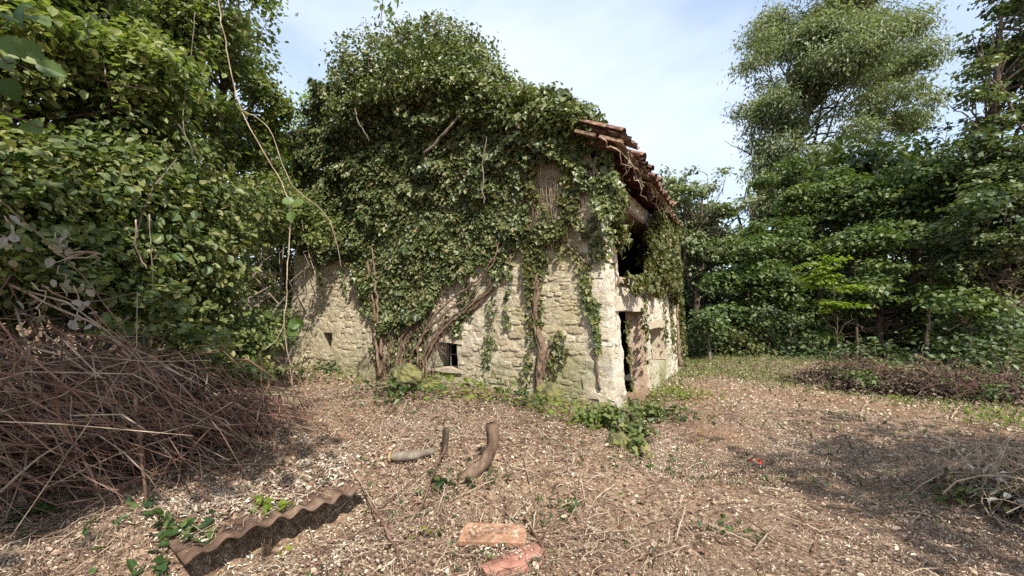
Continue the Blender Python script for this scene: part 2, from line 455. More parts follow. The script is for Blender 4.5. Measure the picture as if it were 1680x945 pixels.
class MB:
    def __init__(s): s.V = []; s.F = []; s.S = []; s.R = []; s.n = 0
    def add(s, V, faces, rnd=0.0):
        V = np.asarray(V, float)
        for f in faces:
            s.F.extend([i + s.n for i in f]); s.S.append(len(f))
        s.V.append(V); s.R.append(np.full(len(V), rnd)); s.n += len(V)
    def tube(s, pts, rad, k=6, rnd=0.0, cap=True, ridge=0.0):
        pts = np.asarray(pts, float); n = len(pts)
        rad = np.full(n, rad) if np.isscalar(rad) else np.asarray(rad, float)
        T = np.gradient(pts, axis=0); T /= np.linalg.norm(T, axis=1)[:, None] + 1e-9
        ref = np.array([0, 0, 1.0]) if abs(T[0][2]) < .85 else np.array([1.0, 0, 0])
        V = []
        u = np.cross(T[0], ref); u /= np.linalg.norm(u)
        for i in range(n):
            u = u - T[i] * (u @ T[i]); u /= np.linalg.norm(u) + 1e-9
            w = np.cross(T[i], u)
            for j in range(k):
                a = 2 * math.pi * j / k
                rj = rad[i] * (1 + ridge * (2 * float(vnoise(j * .9, i * .35, 13)) - 1 + .6 * (-1) ** j)) if ridge else rad[i]
                V.append(pts[i] + rj * (math.cos(a) * u + math.sin(a) * w))
        Fc = []
        for i in range(n - 1):
            for j in range(k):
                a, b = i * k + j, i * k + (j + 1) % k
                Fc.append((a, b, b + k, a + k))
        if cap:
            Fc.append(tuple(range(k - 1, -1, -1))); Fc.append(tuple((n - 1) * k + j for j in range(k)))
        s.add(V, Fc, rnd)
    def box(s, c, ax, ay, az, rnd=0.0):
        """centre and three half-axis vectors"""
        c, ax, ay, az = map(lambda v: np.asarray(v, float), (c, ax, ay, az))
        V = [c + i * ax + j * ay + k * az for i in (-1, 1) for j in (-1, 1) for k in (-1, 1)]
        s.add(V, [(0, 1, 3, 2), (4, 6, 7, 5), (0, 4, 5, 1), (2, 3, 7, 6), (0, 2, 6, 4), (1, 5, 7, 3)], rnd)
    def build(s, name, mat, parent=None, smooth=False, base=None):
        return mesh_np(name, np.concatenate(s.V), s.F, s.S, mat, parent, np.concatenate(s.R), smooth, base)

# leaf outlines: (verts, faces) with length 1 along +y, normal +z
def T_diamond():
    return np.array([(0, 0, 0), (.36, .5, .06), (0, 1, -.05), (-.36, .5, .06)], float), [(0, 1, 2), (0, 2, 3)]
def T_simple():
    return np.array([(0, 0, 0), (.30, .28, .07), (.27, .66, .05), (0, 1, -.08), (-.27, .66, .05), (-.30, .28, .07)], float), [(0, 1, 2, 3), (0, 3, 4, 5)]
def T_ivy():
    o = [(0, 0, 0), (.22, -.06, .03), (.5, .2, .06), (.27, .38, .03), (.30, .62, .05), (0, 1, -.07), (-.30, .62, .05), (-.27, .38, .03), (-.5, .2, .06), (-.22, -.06, .03)]
    return np.array(o, float), [(0, 1, 2, 3, 4, 5), (0, 5, 6, 7, 8, 9)]
def T_narrow():
    return np.array([(0, 0, 0), (.16, .45, .04), (0, 1, -.12), (-.16, .45, .04)], float), [(0, 1, 2), (0, 2, 3)]
def T_big():
    V = [(0, 0, 0), (0, .5, -.03), (0, 1, -.12)]
    right = [(.18, .03, .03), (.34, .18, .07), (.36, .30, .06), (.43, .42, .08), (.36, .55, .07), (.36, .68, .04), (.22, .78, .0), (.14, .9, -.06)]
    V += right; V += [(-x, y, z) for x, y, z in right]
    r = list(range(3, 11)); l = list(range(11, 19))
    return np.array(V, float), [(0, r[0], r[1], r[2], r[3], 1), (1, r[3], r[4], r[5], r[6], r[7], 2), (0, 1, l[3], l[2], l[1], l[0]), (1, 2, l[7], l[6], l[5], l[4], l[3])]
TPL = dict(diamond=T_diamond(), simple=T_simple(), ivy=T_ivy(), narrow=T_narrow(), big=T_big())

def unit(a):
    return a / (np.linalg.norm(a, axis=-1, keepdims=True) + 1e-9)

def frames(nrm, tip=None, rng=RNG):
    n = len(nrm); N = unit(nrm)
    t = rng.normal(size=(n, 3)) if tip is None else tip
    Y = unit(t - N * (t * N).sum(1)[:, None]); X = np.cross(Y, N)
    return X, Y, N

def leaves(name, pos, nrm, size, tpl, mat, parent=None, rnd=None, tip=None, rng=RNG, kind='stuff', base=None):
    tv, tf = TPL[tpl]; n = len(pos); k = len(tv)
    X, Y, N = frames(nrm, tip, rng)
    s = np.broadcast_to(np.asarray(size, float), (n,))[:, None, None]
    V = pos[:, None, :] + s * (tv[None, :, 0:1] * X[:, None, :] + (tv[None, :, 1:2] - .3) * Y[:, None, :] + tv[None, :, 2:3] * N[:, None, :])
    V = V.reshape(-1, 3)
    flat = np.concatenate([np.array(f) for f in tf]); L_ = len(flat)
    F_ = (flat[None, :] + (np.arange(n) * k)[:, None]).ravel()
    S_ = np.tile([len(f) for f in tf], n)
    if rnd is None: rnd = rng.random(n)
    o = mesh_np(name, V, F_, S_, mat, parent, np.repeat(np.clip(rnd, 0, 1), k), base=base)
    if kind: o['kind'] = kind
    return o

_leafmesh = {}
def leaf_objs(name, pos, nrm, size, tpl, mat, parent, tip=None, rng=RNG):
    key = (tpl, mat.name)
    if key not in _leafmesh:
        tv, tf = TPL[tpl]
        me = bpy.data.meshes.new(name); me.from_pydata([tuple(v - np.array([0, .3, 0])) for v in tv], [], tf); me.materials.append(mat); me.shade_flat()
        _leafmesh[key] = me
    X, Y, N = frames(nrm, tip, rng); off = WL[parent.name]
    s = np.broadcast_to(np.asarray(size, float), (len(pos),))
    for i in range(len(pos)):
        o = bpy.data.objects.new(name, _leafmesh[key])
        m = Matrix.Identity(4)
        for r_ in range(3):
            m[r_][0] = X[i][r_] * s[i]; m[r_][1] = Y[i][r_] * s[i]; m[r_][2] = N[i][r_] * s[i]; m[r_][3] = pos[i][r_] - off[r_]
        o.matrix_local = m
        link(o, parent); o.matrix_local = m

def clumps(blobs, nc, per, spread, rng, flat=.5, shell=.55, up=.7, outw=.5, jit=.55):
    """leaf positions and normals: clumps spread through ellipsoidal blobs"""
    C = np.array([b[0] for b in blobs], float); Rr = np.array([b[1] if np.ndim(b[1]) else (b[1],) * 3 for b in blobs], float)
    w = Rr[:, 0] * Rr[:, 2]; w /= w.sum()
    bi = rng.choice(len(blobs), nc, p=w)
    d = unit(rng.normal(size=(nc, 3)))
    rad = (shell + (1.06 - shell) * rng.random(nc)) * np.where(rng.random(nc) < .18, rng.random(nc), 1)
    cc = C[bi] + d * Rr[bi] * rad[:, None]
    cr = rng.random(nc)
    P = np.repeat(cc, per, 0) + rng.normal(size=(nc * per, 3)) * spread * np.array([1, 1, flat])
    D = np.repeat(d, per, 0)
    N = D * outw + np.array([0, 0, up]) + rng.normal(size=D.shape) * jit
    rn = .6 * np.repeat(cr, per) + .4 * rng.random(nc * per)
    return P, N, rn, D, cc

def B(px, py, Y, rpx, sq=1.0, dy=1.0):
    c = at(px, py, Y); r = rpx / F * Y
    return (c, (r, r * dy, r * sq))

def limb(a, b, n=7, wob=.06, sag=0.0, rng=RNG):
    a = np.asarray(a, float); b = np.asarray(b, float); L_ = np.linalg.norm(b - a)
    t = np.linspace(0, 1, n)[:, None]
    p = a + (b - a) * t
    w = rng.normal(size=(n, 3)) * wob * L_ * np.sin(t * math.pi)
    p = p + w; p[:, 2] -= (sag * L_ * np.sin(t * math.pi))[:, 0]
    return p

def tree(name, label, cat, base, blobs, mat, nc, per, spread, leaf, tpl='diamond', trunk_r=.18, bark='bark', flat=.45, group=None,
         seed=1, up=.7, limbs=9, shell=.5, droop=0.0, jit=.42, lean=None, fork=.45, outw=.5, sub=None):
    rng = np.random.default_rng(seed)
    th = thing(name, label, cat, base, group)
    C = np.array([b[0] for b in blobs]); top = C[:, 2].max(); cen = C.mean(0)
    tb = np.array(base, float) - np.array([0, 0, .15])
    tt = np.array([cen[0], cen[1], base[2] + (top - base[2]) * .85]) if lean is None else np.array(lean, float)
    tp = limb(tb, tt, 10, .007, rng=rng)
    mb = MB(); rr = trunk_r * np.linspace(1.15, .22, 10); rr[0] *= 1.35
    mb.tube(tp, rr, 9); mb.build('trunk', M[bark], th, True)
    mb = MB()
    order = rng.permutation(len(blobs))
    for i in range(max(limbs, len(blobs))):
        b = blobs[order[i % len(blobs)]]
        j = int(np.clip(10 * (fork + .45 * rng.random()), 2, 9)); a = tp[j - 1]
        e = b[0] + rng.normal(size=3) * np.array(b[1]) * .35
        q = limb(a, e, 8, .045, .03, rng)
        r0 = rr[j - 1] * .55
        mb.tube(q, np.linspace(r0, r0 * .15, 8), 6)
        for _ in range(3):
            k = rng.integers(3, 8); e2 = q[k] + rng.normal(size=3) * np.array(b[1]) * .5
            mb.tube(limb(q[k], e2, 5, .06, 0, rng), np.linspace(r0 * .35, r0 * .06, 5), 4)
    mb.build('limb', M[bark], th, True)
    src = blobs
    if sub:
        src = []
        w = np.array([b[1][0] for b in blobs]) ** 2; w /= w.sum()
        for q_ in range(sub[0]):
            b = blobs[rng.choice(len(blobs), p=w)]; d = unit(rng.normal(size=3)); d[1] -= .25 * abs(d[1])
            r_ = b[1][0] * sub[1] * rng.uniform(.6, 1.35)
            src.append((b[0] + d * np.array(b[1]) * rng.uniform(.35, 1.0), (r_, r_, r_ * .8)))
        mb = MB()
        for q_ in range(min(40, sub[0])):
            e = src[q_][0]; k = int(np.argmin(((np.array([tp[j] for j in range(3, 10)]) - e) ** 2).sum(1))) + 3
            mb.tube(limb(tp[max(2, k - 2)], e, 7, .05, .02, rng), np.linspace(trunk_r * .22, trunk_r * .04, 7), 5)
        mb.build('branches', M[bark], th, True)['kind'] = 'stuff'
        shell = .25
    P, N, rn, D, cc = clumps(src, nc, per, spread, rng, flat, shell, up, outw, jit)
    tip = D * .7 + rng.normal(size=D.shape) * .7 + np.array([0, 0, -droop])
    s = leaf * (.65 + .7 * rng.random(len(P)))
    leaves('crown', P, N, s, tpl, M[mat], th, rn, tip, rng)
    return th

# ================================================================== GROUND
def axis(lo, hi, a, b, step, grow=1.22):
    core = list(np.arange(a, b + 1e-6, step)); x, s = core[0], step
    left = []
    while x > lo: s *= grow; x -= s; left.append(x)
    right = []; x, s = core[-1], step
    while x < hi: s *= grow; x += s; right.append(x)
    return np.array(left[::-1] + core + right)
gx, gy = axis(-400, 400, -7, 9, .065), axis(-400, 500, 1.6, 14, .065)
X_, Y_ = np.meshgrid(gx, gy); Z_ = gh(X_, Y_)
V = np.stack([X_, Y_, Z_], -1).reshape(-1, 3)
nx, ny = len(gx), len(gy)
i_ = (np.arange(ny - 1)[:, None] * nx + np.arange(nx - 1)[None]).ravel()
Fq = np.stack([i_, i_ + 1, i_ + 1 + nx, i_ + nx], 1).ravel()
ground = mesh_np('ground', V, Fq, np.full(len(i_), 4), M['ground'], None, None, True)
tag(ground, kind='structure')

# ================================================================== HOUSE
house = thing('stone_house', 'abandoned rubble stone farmhouse with broken tiled roof half buried in ivy', 'house', P0)

OPEN_F = []            # (s0, s1, z0, z1)
ws0, wz1 = inv(m_front, 750, 563); ws1, wz0 = inv(m_front, 711, 603)
OPEN_F.append((ws0, ws1, wz0, wz1))
hs0, hz1 = inv(m_front, 545, 546); hs1, hz0 = inv(m_front, 529, 576)
OPEN_F.append((hs0, hs1, hz0, hz1))
d0, dz1 = inv(m_side, 1015, 511); d1 = inv(m_side, 1052, 511)[0]
w0, wz1s = inv(m_side, 1065, 541); w1 = inv(m_side, 1088, 541)[0]
u0, uz0 = inv(m_side, 1015, 456); u1, uz1 = inv(m_side, 1052, 352)
u1 = inv(m_side, 1082, 456)[0]; uc = inv(m_side, 1064, 400)[0]
OPEN_S = [(d0, d1, -.3, dz1), (w0, w1, .45, wz1s), (u0, u1, uz0, 3.75)]
print('OPEN', OPEN_F, OPEN_S)
ZR, ZE, SE = 6.05, 4.2, -.26
SLOPE = (ZR - ZE) / (4.02 - SE)
def gable(s): return ZR - .12 - SLOPE * np.abs(np.asarray(s) - 4.02)

def wall(name, mp, ulen, ztop, opens, cell, thick, amp, mat, parent, u0_=0.0, z0=-.4, seed=1):
    us = [u0_ + i * cell for i in range(int((ulen - u0_) / cell) + 2)]; us[-1] = ulen
    zs = [z0 + i * cell for i in range(int((7 - z0) / cell) + 2)]
    us = np.array(us); zs = np.array(zs)
    for (a, b, c, d) in opens:       # snap grid lines to the openings
        for v in (a, b): us[np.argmin(abs(us - v))] = v
        for v in (c, d): zs[np.argmin(abs(zs - v))] = v
    U, Z = np.meshgrid(us, zs)
    uc = (us[:-1] + us[1:]) / 2; zc = (zs[:-1] + zs[1:]) / 2
    UC, ZC = np.meshgrid(uc, zc)
    keep = ZC < ztop(UC) + .06 * (vnoise(UC * 5, UC * 0, 9) - .5)
    for (a, b, c, d) in opens:
        keep &= ~((UC > a) & (UC < b) & (ZC > c) & (ZC < d))
    D = amp * (fbm(U * 6, Z * 10, seed, 5) - .5) * 2 + .05 * (fbm(U * .9, Z * .9, seed + 7, 2) - .5)
    edge = np.minimum(ss(0, .1, U - u0_), ss(0, .1, ulen - U))
    D = D * edge
    Vf = mp(U.ravel(), Z.ravel(), D.ravel()); Vb = mp(U.ravel(), Z.ravel(), np.full(U.size, -thick))
    nx_ = len(us); n = U.size
    F_ = []
    K = keep; H, W = K.shape
    for r_ in range(H):
        for c_ in range(W):
            if not K[r_, c_]: continue
            i = r_ * nx_ + c_; q = (i, i + 1, i + 1 + nx_, i + nx_)
            F_.append(q); F_.append((q[3] + n, q[2] + n, q[1] + n, q[0] + n))
            if c_ == 0 or not K[r_, c_ - 1]: F_.append((q[0], q[3], q[3] + n, q[0] + n))
            if c_ == W - 1 or not K[r_, c_ + 1]: F_.append((q[1], q[1] + n, q[2] + n, q[2]))
            if r_ == 0 or not K[r_ - 1, c_]: F_.append((q[0], q[0] + n, q[1] + n, q[1]))
            if r_ == H - 1 or not K[r_ + 1, c_]: F_.append((q[3], q[2], q[2] + n, q[3] + n))
    F_ = np.array(F_); Vall = np.concatenate([Vf, Vb]); used = np.unique(F_); rm = np.zeros(len(Vall), int); rm[used] = np.arange(len(used))
    o = mesh_np(name, Vall[used], rm[F_].ravel(), np.full(len(F_), 4), mat, parent)
    o.data.materials.append(M['interior_shade'])
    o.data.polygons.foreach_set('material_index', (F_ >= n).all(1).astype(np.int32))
    return o

fw = wall('front_wall', m_front, FL, gable, OPEN_F, .045, .5, .026, M['mortar'], house, u0_=.10, seed=21)
def side_top(t): return 4.12 - .25 * ss(5.0, 6.8, t) + .0 * t
sw = wall('side_wall', m_side, SL, side_top, OPEN_S, .055, .33, .034, M['render'], house, u0_=.05, seed=31)
def m_back(s, z, d=0.0): return m_front(s, z, -np.asarray(d, float) - SL)
def m_left(t, z, d=0.0):
    t = np.asarray(t, float)
    return P0[None] + FD * FL + np.multiply.outer(t, SD) + np.multiply.outer(np.asarray(d, float), FD) + np.multiply.outer(np.asarray(z, float), UP)
wall('back_wall', m_back, FL, gable, [], .35, .45, .01, M['mortar'], house)
wall('left_wall', m_left, SL, lambda t: 4.1 + 0 * t, [], .35, .45, .01, M['mortar'], house, u0_=.5)
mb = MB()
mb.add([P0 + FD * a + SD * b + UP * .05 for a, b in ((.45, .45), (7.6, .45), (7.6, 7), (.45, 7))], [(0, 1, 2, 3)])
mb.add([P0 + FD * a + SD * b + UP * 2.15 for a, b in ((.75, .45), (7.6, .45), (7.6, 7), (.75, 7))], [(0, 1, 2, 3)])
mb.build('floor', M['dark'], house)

# stones laid in rough courses
stone_meshes = []
srng = np.random.default_rng(5)
for i in range(16):
    k = 8; ang = np.linspace(0, 2 * math.pi, k, endpoint=False) + srng.normal(size=k) * .12
    e = 3.2
    r_ = (abs(np.cos(ang)) ** e + abs(np.sin(ang)) ** e) ** (-1 / e) * (.93 + .12 * srng.random(k))
    ox, oz = .5 * r_ * np.cos(ang), .5 * r_ * np.sin(ang)
    V = [(ox[j], -1, oz[j]) for j in range(k)] + [(ox[j] * .97, .35 + .2 * srng.random(), oz[j] * .97) for j in range(k)] + \
        [(ox[j] * .7, .85 + .3 * srng.random(), oz[j] * .66) for j in range(k)]
    Fc = [(j, k + j, k + (j + 1) % k, (j + 1) % k) for j in range(k)] + [(k + j, 2 * k + j, 2 * k + (j + 1) % k, k + (j + 1) % k) for j in range(k)] + [tuple(2 * k + j for j in range(k - 1, -1, -1))]
    # outward is +y; x along wall
    stone_meshes.append((np.array(V), Fc))
def stone_data(mat, nm):
    out = []
    for V, Fc in stone_meshes:
        me = bpy.data.meshes.new(nm); me.from_pydata([tuple(v) for v in V], [], Fc); me.materials.append(mat); me.shade_flat(); out.append(me)
    return out
stone_me = stone_data(M['stone'], 'stone')

def stones(mp, udir, nout, ulen, ztop, opens, zmax, visible, n_obj, parent, wmul=1.0, u0_=0.0, proud=.030, skip=.0, seed=3):
    rng = np.random.default_rng(seed); L_ = []
    z = -.05
    while z < zmax:
        hgt = rng.uniform(.04, .115) if rng.random() < .85 else rng.uniform(.11, .16); u = u0_ - rng.uniform(0, .2)
        while u < ulen:
            w = rng.uniform(.07, .27) * wmul * (1.25 if hgt > .11 else .9)
            zc = z + hgt / 2 + .025 * (vnoise(u * 1.3, z * 3, 4) - .5) * 2 + rng.normal() * .008
            uc = u + w / 2; zc += rng.normal() * .012
            a = True
            for (o0, o1, o2, o3) in opens:
                if uc + w / 2 > o0 - .02 and uc - w / 2 < o1 + .02 and zc + hgt / 2 > o2 and zc - hgt / 2 < o3 + .12: a = False
            if uc - w / 2 < u0_ or uc + w / 2 > ulen or zc > ztop(uc) - .08: a = False
            if rng.random() < skip: a = False
            if a: L_.append((uc, zc, w * .95, hgt * rng.uniform(.82, 1.0), rng.uniform(.4, 1.3) * proud, rng.integers(16), rng.normal() * .09))
            u += w
        z += hgt
    score = [(visible(q[0], q[1]) * q[2] * q[3], i) for i, q in enumerate(L_)]
    best = set(i for s_, i in sorted(score, reverse=True)[:n_obj] if s_ > 0)
    mb = MB()
    mass = 0
    for i, (u, zc, w, h_, pr, k, rot) in enumerate(L_):
        c = mp(u, zc, .0)
        up_ = mp(u, zc + .05, 0.0) - c; up_ /= np.linalg.norm(up_)
        x = udir * math.cos(rot) + up_ * math.sin(rot); zz = up_ * math.cos(rot) - udir * math.sin(rot)
        n_ = nout
        if i in best:
            o = bpy.data.objects.new('stone', stone_me[k]); m = Matrix.Identity(4); off = WL[parent.name]
            for r_ in range(3):
                m[r_][0] = x[r_] * w; m[r_][1] = n_[r_] * pr; m[r_][2] = zz[r_] * h_; m[r_][3] = c[r_] - off[r_]
            link(o, parent); o.matrix_local = m
        else:
            V, Fc = stone_meshes[k]
            mb.add(c + V[:, 0:1] * w * x + V[:, 1:2] * pr * n_ + V[:, 2:3] * h_ * zz, Fc, rng.random()); mass += 1
    if mass:
        o = mb.build('masonry', M['stone'], parent); o['kind'] = 'stuff'

def vis_front(s, z):
    lim = 1.1 + .9 * ss(3.5, .5, s) + .5 * ss(5, 7.8, s)
    return 1.0 if (.05 < z < lim + .3 and z < 2.3) else 0.0
stones(m_front, FD * 1.0, FN, FL, gable, OPEN_F, 6, vis_front, 300, fw, 1.0, seed=3, proud=.013, skip=.25)
def vis_side(t, z): return 1.0 if (0 < z < 2.4 and t < 4.5) else 0
stones(m_side, SD * 1.0, SN, SL, side_top, OPEN_S, 4.2, vis_side, 160, sw, 1.25, u0_=.06, proud=.016, skip=.55, seed=6)

# corner blocks on the arris of the two walls
z = .02; k = 0; rng = np.random.default_rng(9)
while z < 3.9:
    h_ = rng.uniform(.09, .30); a, b = rng.uniform(.14, .5), rng.uniform(.14, .42)
    pr = .004 + .012 * rng.random()
    zc, zt = z - .004, z + h_ + .004
    mb = MB(); V = []
    for zz in (zc, (zc + zt) / 2, zt):
        base_ = m_front(0.0, zz)
        j = lambda: rng.normal() * .010
        V += [base_ + FN * (pr + j()) + SN * (pr + j()), base_ + FD * (a + j()) + FN * (pr + j()), base_ + FD * a + SD * .1, base_ + FD * .1 + SD * b, base_ + SD * (b + j()) + SN * (pr + j())]
    Fc = [(r_ * 5 + i, r_ * 5 + (i + 1) % 5, r_ * 5 + 5 + (i + 1) % 5, r_ * 5 + 5 + i) for r_ in (0, 1) for i in range(5)] + [(4, 3, 2, 1, 0), (10, 11, 12, 13, 14)]
    mb.add(V, Fc); mb.build('corner_stone', M['render'], house)
    z += h_; k += 1

def slab(name, mp, u0_, u1_, z0, z1, d0_, d1_, mat, parent, jit=.01, seg=4, seed=1):
    """a block set in a wall, edges slightly uneven"""
    rng = np.random.default_rng(seed); mb = MB(); V = []
    us = np.linspace(u0_, u1_, seg + 1)
    for u in us:
        for (z, d) in ((z0, d0_), (z0, d1_), (z1, d1_), (z1, d0_)):
            V.append(mp(u + rng.normal() * jit * .5, z + rng.normal() * jit, d + (rng.normal() * jit * .5 if d == d1_ else 0)))
    Fc = [(i * 4 + j, i * 4 + (j + 1) % 4, i * 4 + 4 + (j + 1) % 4, i * 4 + 4 + j) for i in range(seg) for j in range(4)]
    Fc += [(3, 2, 1, 0), (seg * 4, seg * 4 + 1, seg * 4 + 2, seg * 4 + 3)]
    mb.add(V, Fc); return mb.build(name, mat, parent)

slab('window_lintel', m_front, ws0 - .14, ws1 + .12, wz1 + .004, wz1 + .06, -.4, .03, M['block'], fw, seed=2)
slab('window_sill', m_front, ws0 - .12, ws1 + .16, wz0 - .06, wz0 + .008, -.42, .04, M['block'], fw, seed=3)
slab('window_jamb', m_front, ws1 - .035, ws1 + .10, wz0 + .012, wz1 - .002, -.45, .035, M['render'], fw, .006, seed=4)
gr = MB(); um = (ws0 + ws1) / 2
win = MB(); win.tube([m_front(um - .03, wz0 - .02, -.14), m_front(um - .03, wz1 + .02, -.14)], .011, 6)
grille = win.build('window_bar', M['iron'], fw)
gr.tube([m_front(ws0 - .02, (wz0 + wz1) / 2 + .02, -.125), m_front(ws1 + .02, (wz0 + wz1) / 2 + .01, -.125)], .010, 6)
gr.build('window_bar', M['iron'], fw)
slab('door_lintel', m_side, d0 - .22, d1 + .22, dz1 + .004, dz1 + .27, -.45, .05, M['block'], sw, .012, seed=5)
slab('door_jamb', m_side, d1 - .045, d1 + .06, -.05, dz1, -.32, .012, M['brickpink'], sw, .014, 3, seed=6)
slab('slit_lintel', m_side, w0 - .14, w1 + .16, wz1s + .004, wz1s + .17, -.4, .045, M['block'], sw, seed=9)
slab('slit_jamb', m_side, w1 - .04, w1 + .06, .47, wz1s - .002, -.32, .01, M['block'], sw, .008, 2, seed=10)
slab('opening_sill', m_side, u0 - .1, u1 + .1, uz0 - .09, uz0 + .006, -.42, .06, M['block'], sw, seed=11)
slab('opening_lintel', m_side, u0 - .15, u1 + .15, 3.66, 3.75, -.45, .01, M['timber'], sw, seed=12)

# roof
roof = thing('roof_tmp', 'x', 'x', P0)
bpy.data.objects.remove(roof)
def rp(t, s, h=0.0):
    """roof surface of the right slope"""
    n_ = UP * math.cos(math.atan(SLOPE)) + SN * math.sin(math.atan(SLOPE))
    sag = .10 * float(ss(1.2, -.3, s)) * math.sin(max(0, min(t, 5)) / 5 * math.pi * .9) + .03 * math.sin(t * 2.1)
    return P0 + FD * s + SD * t + UP * (ZE + SLOPE * (s - SE) - sag) + n_ * h
def rpl(t, s, h=0.0):
    n_ = UP * math.cos(math.atan(SLOPE)) - SN * math.sin(math.atan(SLOPE))
    return P0 + FD * s + SD * t + UP * (ZR - SLOPE * (s - 4.02)) + n_ * h
rng = np.random.default_rng(14)
# ridge beam is the parent mesh of roof pieces
mb = MB(); mb.box(P0 + FD * 4.02 + SD * (SL / 2) + UP * (ZR - .24), SD * (SL / 2 + .1), FD * .09, UP * .11)
roofo = mb.build('roof', M['timber'], house)
nrm_r = UP * math.cos(math.atan(SLOPE)) + SN * math.sin(math.atan(SLOPE))
dn = SN * math.cos(math.atan(SLOPE)) - UP * math.sin(math.atan(SLOPE))        # down the slope
for i in range(14):                                    # rafters
    t = -.05 + i * .56; a, b = rp(t, 3.9 if i else .35, -.12), rp(t, SE + .04 + rng.uniform(0, .12) + (.6 if t > 4.4 else 0), -.12)
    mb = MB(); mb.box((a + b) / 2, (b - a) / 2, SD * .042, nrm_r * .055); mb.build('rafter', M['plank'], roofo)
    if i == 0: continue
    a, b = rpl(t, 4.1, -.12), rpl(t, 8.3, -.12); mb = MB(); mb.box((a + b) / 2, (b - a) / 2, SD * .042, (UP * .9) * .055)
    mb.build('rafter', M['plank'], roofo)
s = SE + .02; i = 0
while s < 4.0:                                         # boards carrying the tiles
    w = rng.uniform(.13, .18); t0 = (-.28 if s < .30 else .1) + rng.uniform(-.05, .05) ; t1 = SL + .1 if s > .22 else rng.uniform(4.0, 4.6)
    if i < 3: cuts = [t0, 1.7 + rng.uniform(-.3, .3), 3.6 + rng.uniform(-.3, .3), t1]
    else: cuts = [t0, 3 + rng.uniform(-1, 1), t1]
    for a, b in zip(cuts[:-1], cuts[1:]):
        p = (rp(a + .006, s + w / 2, -.05) + rp(b - .006, s + w / 2, -.05)) / 2
        mb = MB(); mb.box(p + UP * rng.normal() * .004, SD * (b - a - .012) / 2, dn * (w / 2 - .006), nrm_r * .012)
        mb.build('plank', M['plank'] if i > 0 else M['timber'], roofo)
    s += w; i += 1
mb = MB(); n_l = UP * math.cos(math.atan(SLOPE)) - SN * math.sin(math.atan(SLOPE))
for j in range(22):
    s = 4.1 + j * .19; p = rpl(SL / 2, s + .09, -.05)
    mb.box(p + SD * .15, SD * (SL / 2), (FD * math.cos(math.atan(SLOPE)) - UP * math.sin(math.atan(SLOPE))) * .09, n_l * .012)
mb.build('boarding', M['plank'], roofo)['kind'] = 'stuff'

def coppo():
    k = 6; V = []; Lh = .23
    for (y, r_) in ((-Lh, .075), (Lh, .098)):
        for rr in (r_, r_ - .016):
            for j in range(k + 1):
                a = math.pi * j / k
                V.append((rr * math.cos(a), y, rr * .72 * math.sin(a)))
    n = k + 1; Fc = []
    for j in range(k):
        Fc.append((j, 2 * n + j, 2 * n + j + 1, j + 1)); Fc.append((n + j, n + j + 1, 3 * n + j + 1, 3 * n + j))
        Fc.append((j, j + 1, n + j + 1, n + j)); Fc.append((2 * n + j, 3 * n + j, 3 * n + j + 1, 2 * n + j + 1))
    Fc += [(0, n, 3 * n, 2 * n), (k, 2 * n + k, 3 * n + k, n + k)]
    return np.array(V), Fc
CV, CF = coppo()
cm = bpy.data.meshes.new('roof_tile'); cm.from_pydata([tuple(v) for v in CV], [], CF); cm.materials.append(M['tile']); cm.shade_flat()
def coppo_mat(p, x, y, n_, sc=1.0, off=np.zeros(3)):
    m = Matrix.Identity(4)
    for r_ in range(3): m[r_][0] = x[r_] * sc; m[r_][1] = y[r_] * sc; m[r_][2] = n_[r_] * sc; m[r_][3] = p[r_] - off[r_]
    return m
mbT = MB(); ntile = 0
for row in range(12):
    for c_ in range(38):
        t = -.26 + c_ * .205
        for kind in (0, 1):
            s = SE - .02 + .19 + row * .36 + rng.normal() * (.05 if row == 0 else .02)
            tt = t + (.1025 if kind else 0) + rng.normal() * .008
            if tt > 4.1 + .45 * row + rng.normal() * .25 and row < 1: continue
            if row == 0 and rng.random() < .25: continue
            if row >= 2 and t < .1: continue
            hh = .062 if kind == 0 else .045
            yaw = rng.normal() * .05
            x = SD * math.cos(yaw) + dn * math.sin(yaw); y = dn * math.cos(yaw) - SD * math.sin(yaw)
            y = unit(y - nrm_r * .035); n_ = np.cross(x, y); n_ = n_ if n_[2] > 0 else -n_
            if kind: x, n_ = -x, -n_
            p = rp(tt, s, hh)
            if (row < 3 or c_ < 2) and ntile < 290:
                o = bpy.data.objects.new('roof_tile', cm); link(o, roofo); m = coppo_mat(p, x, y, n_, 1, WL[roofo.name]); o.matrix_local = m; ntile += 1
            else:
                mbT.add(p + CV[:, 0:1] * x + CV[:, 1:2] * y + CV[:, 2:3] * n_, CF, rng.random())
yl = FD * math.cos(math.atan(SLOPE)) - UP * math.sin(math.atan(SLOPE))
for row in range(12):
    for c_ in range(38):
        p = rpl(.15 + c_ * .195, 4.2 + row * .36, .06); mbT.add(p + CV[:, 0:1] * SD + CV[:, 1:2] * yl + CV[:, 2:3] * n_l, CF, rng.random())
mbT.build('tiling', M['tile'], roofo)['kind'] = 'stuff'
# verge: two layers of flat bricks / board edges under the last tiles
for j in range(2):
    s = SE + .0 + j * .40
    p = rp(-.24, s + .19, -.075 + .0)
    mb = MB(); mb.box(p, dn * (.193 - .01 * rng.random()), SD * .06, nrm_r * .022); mb.build('verge_board', M['timber'], roofo)

# ================================================================== IVY ON THE HOUSE
def inpoly(x, y, poly):
    x = np.asarray(x); y = np.asarray(y); ins = np.zeros(x.shape, bool); n = len(poly)
    for i in range(n):
        x0, y0 = poly[i]; x1, y1 = poly[(i + 1) % n]
        c = ((y0 > y) != (y1 > y)) & (x < (x1 - x0) * (y - y0) / ((y1 - y0) + 1e-12) + x0)
        ins ^= c
    return ins

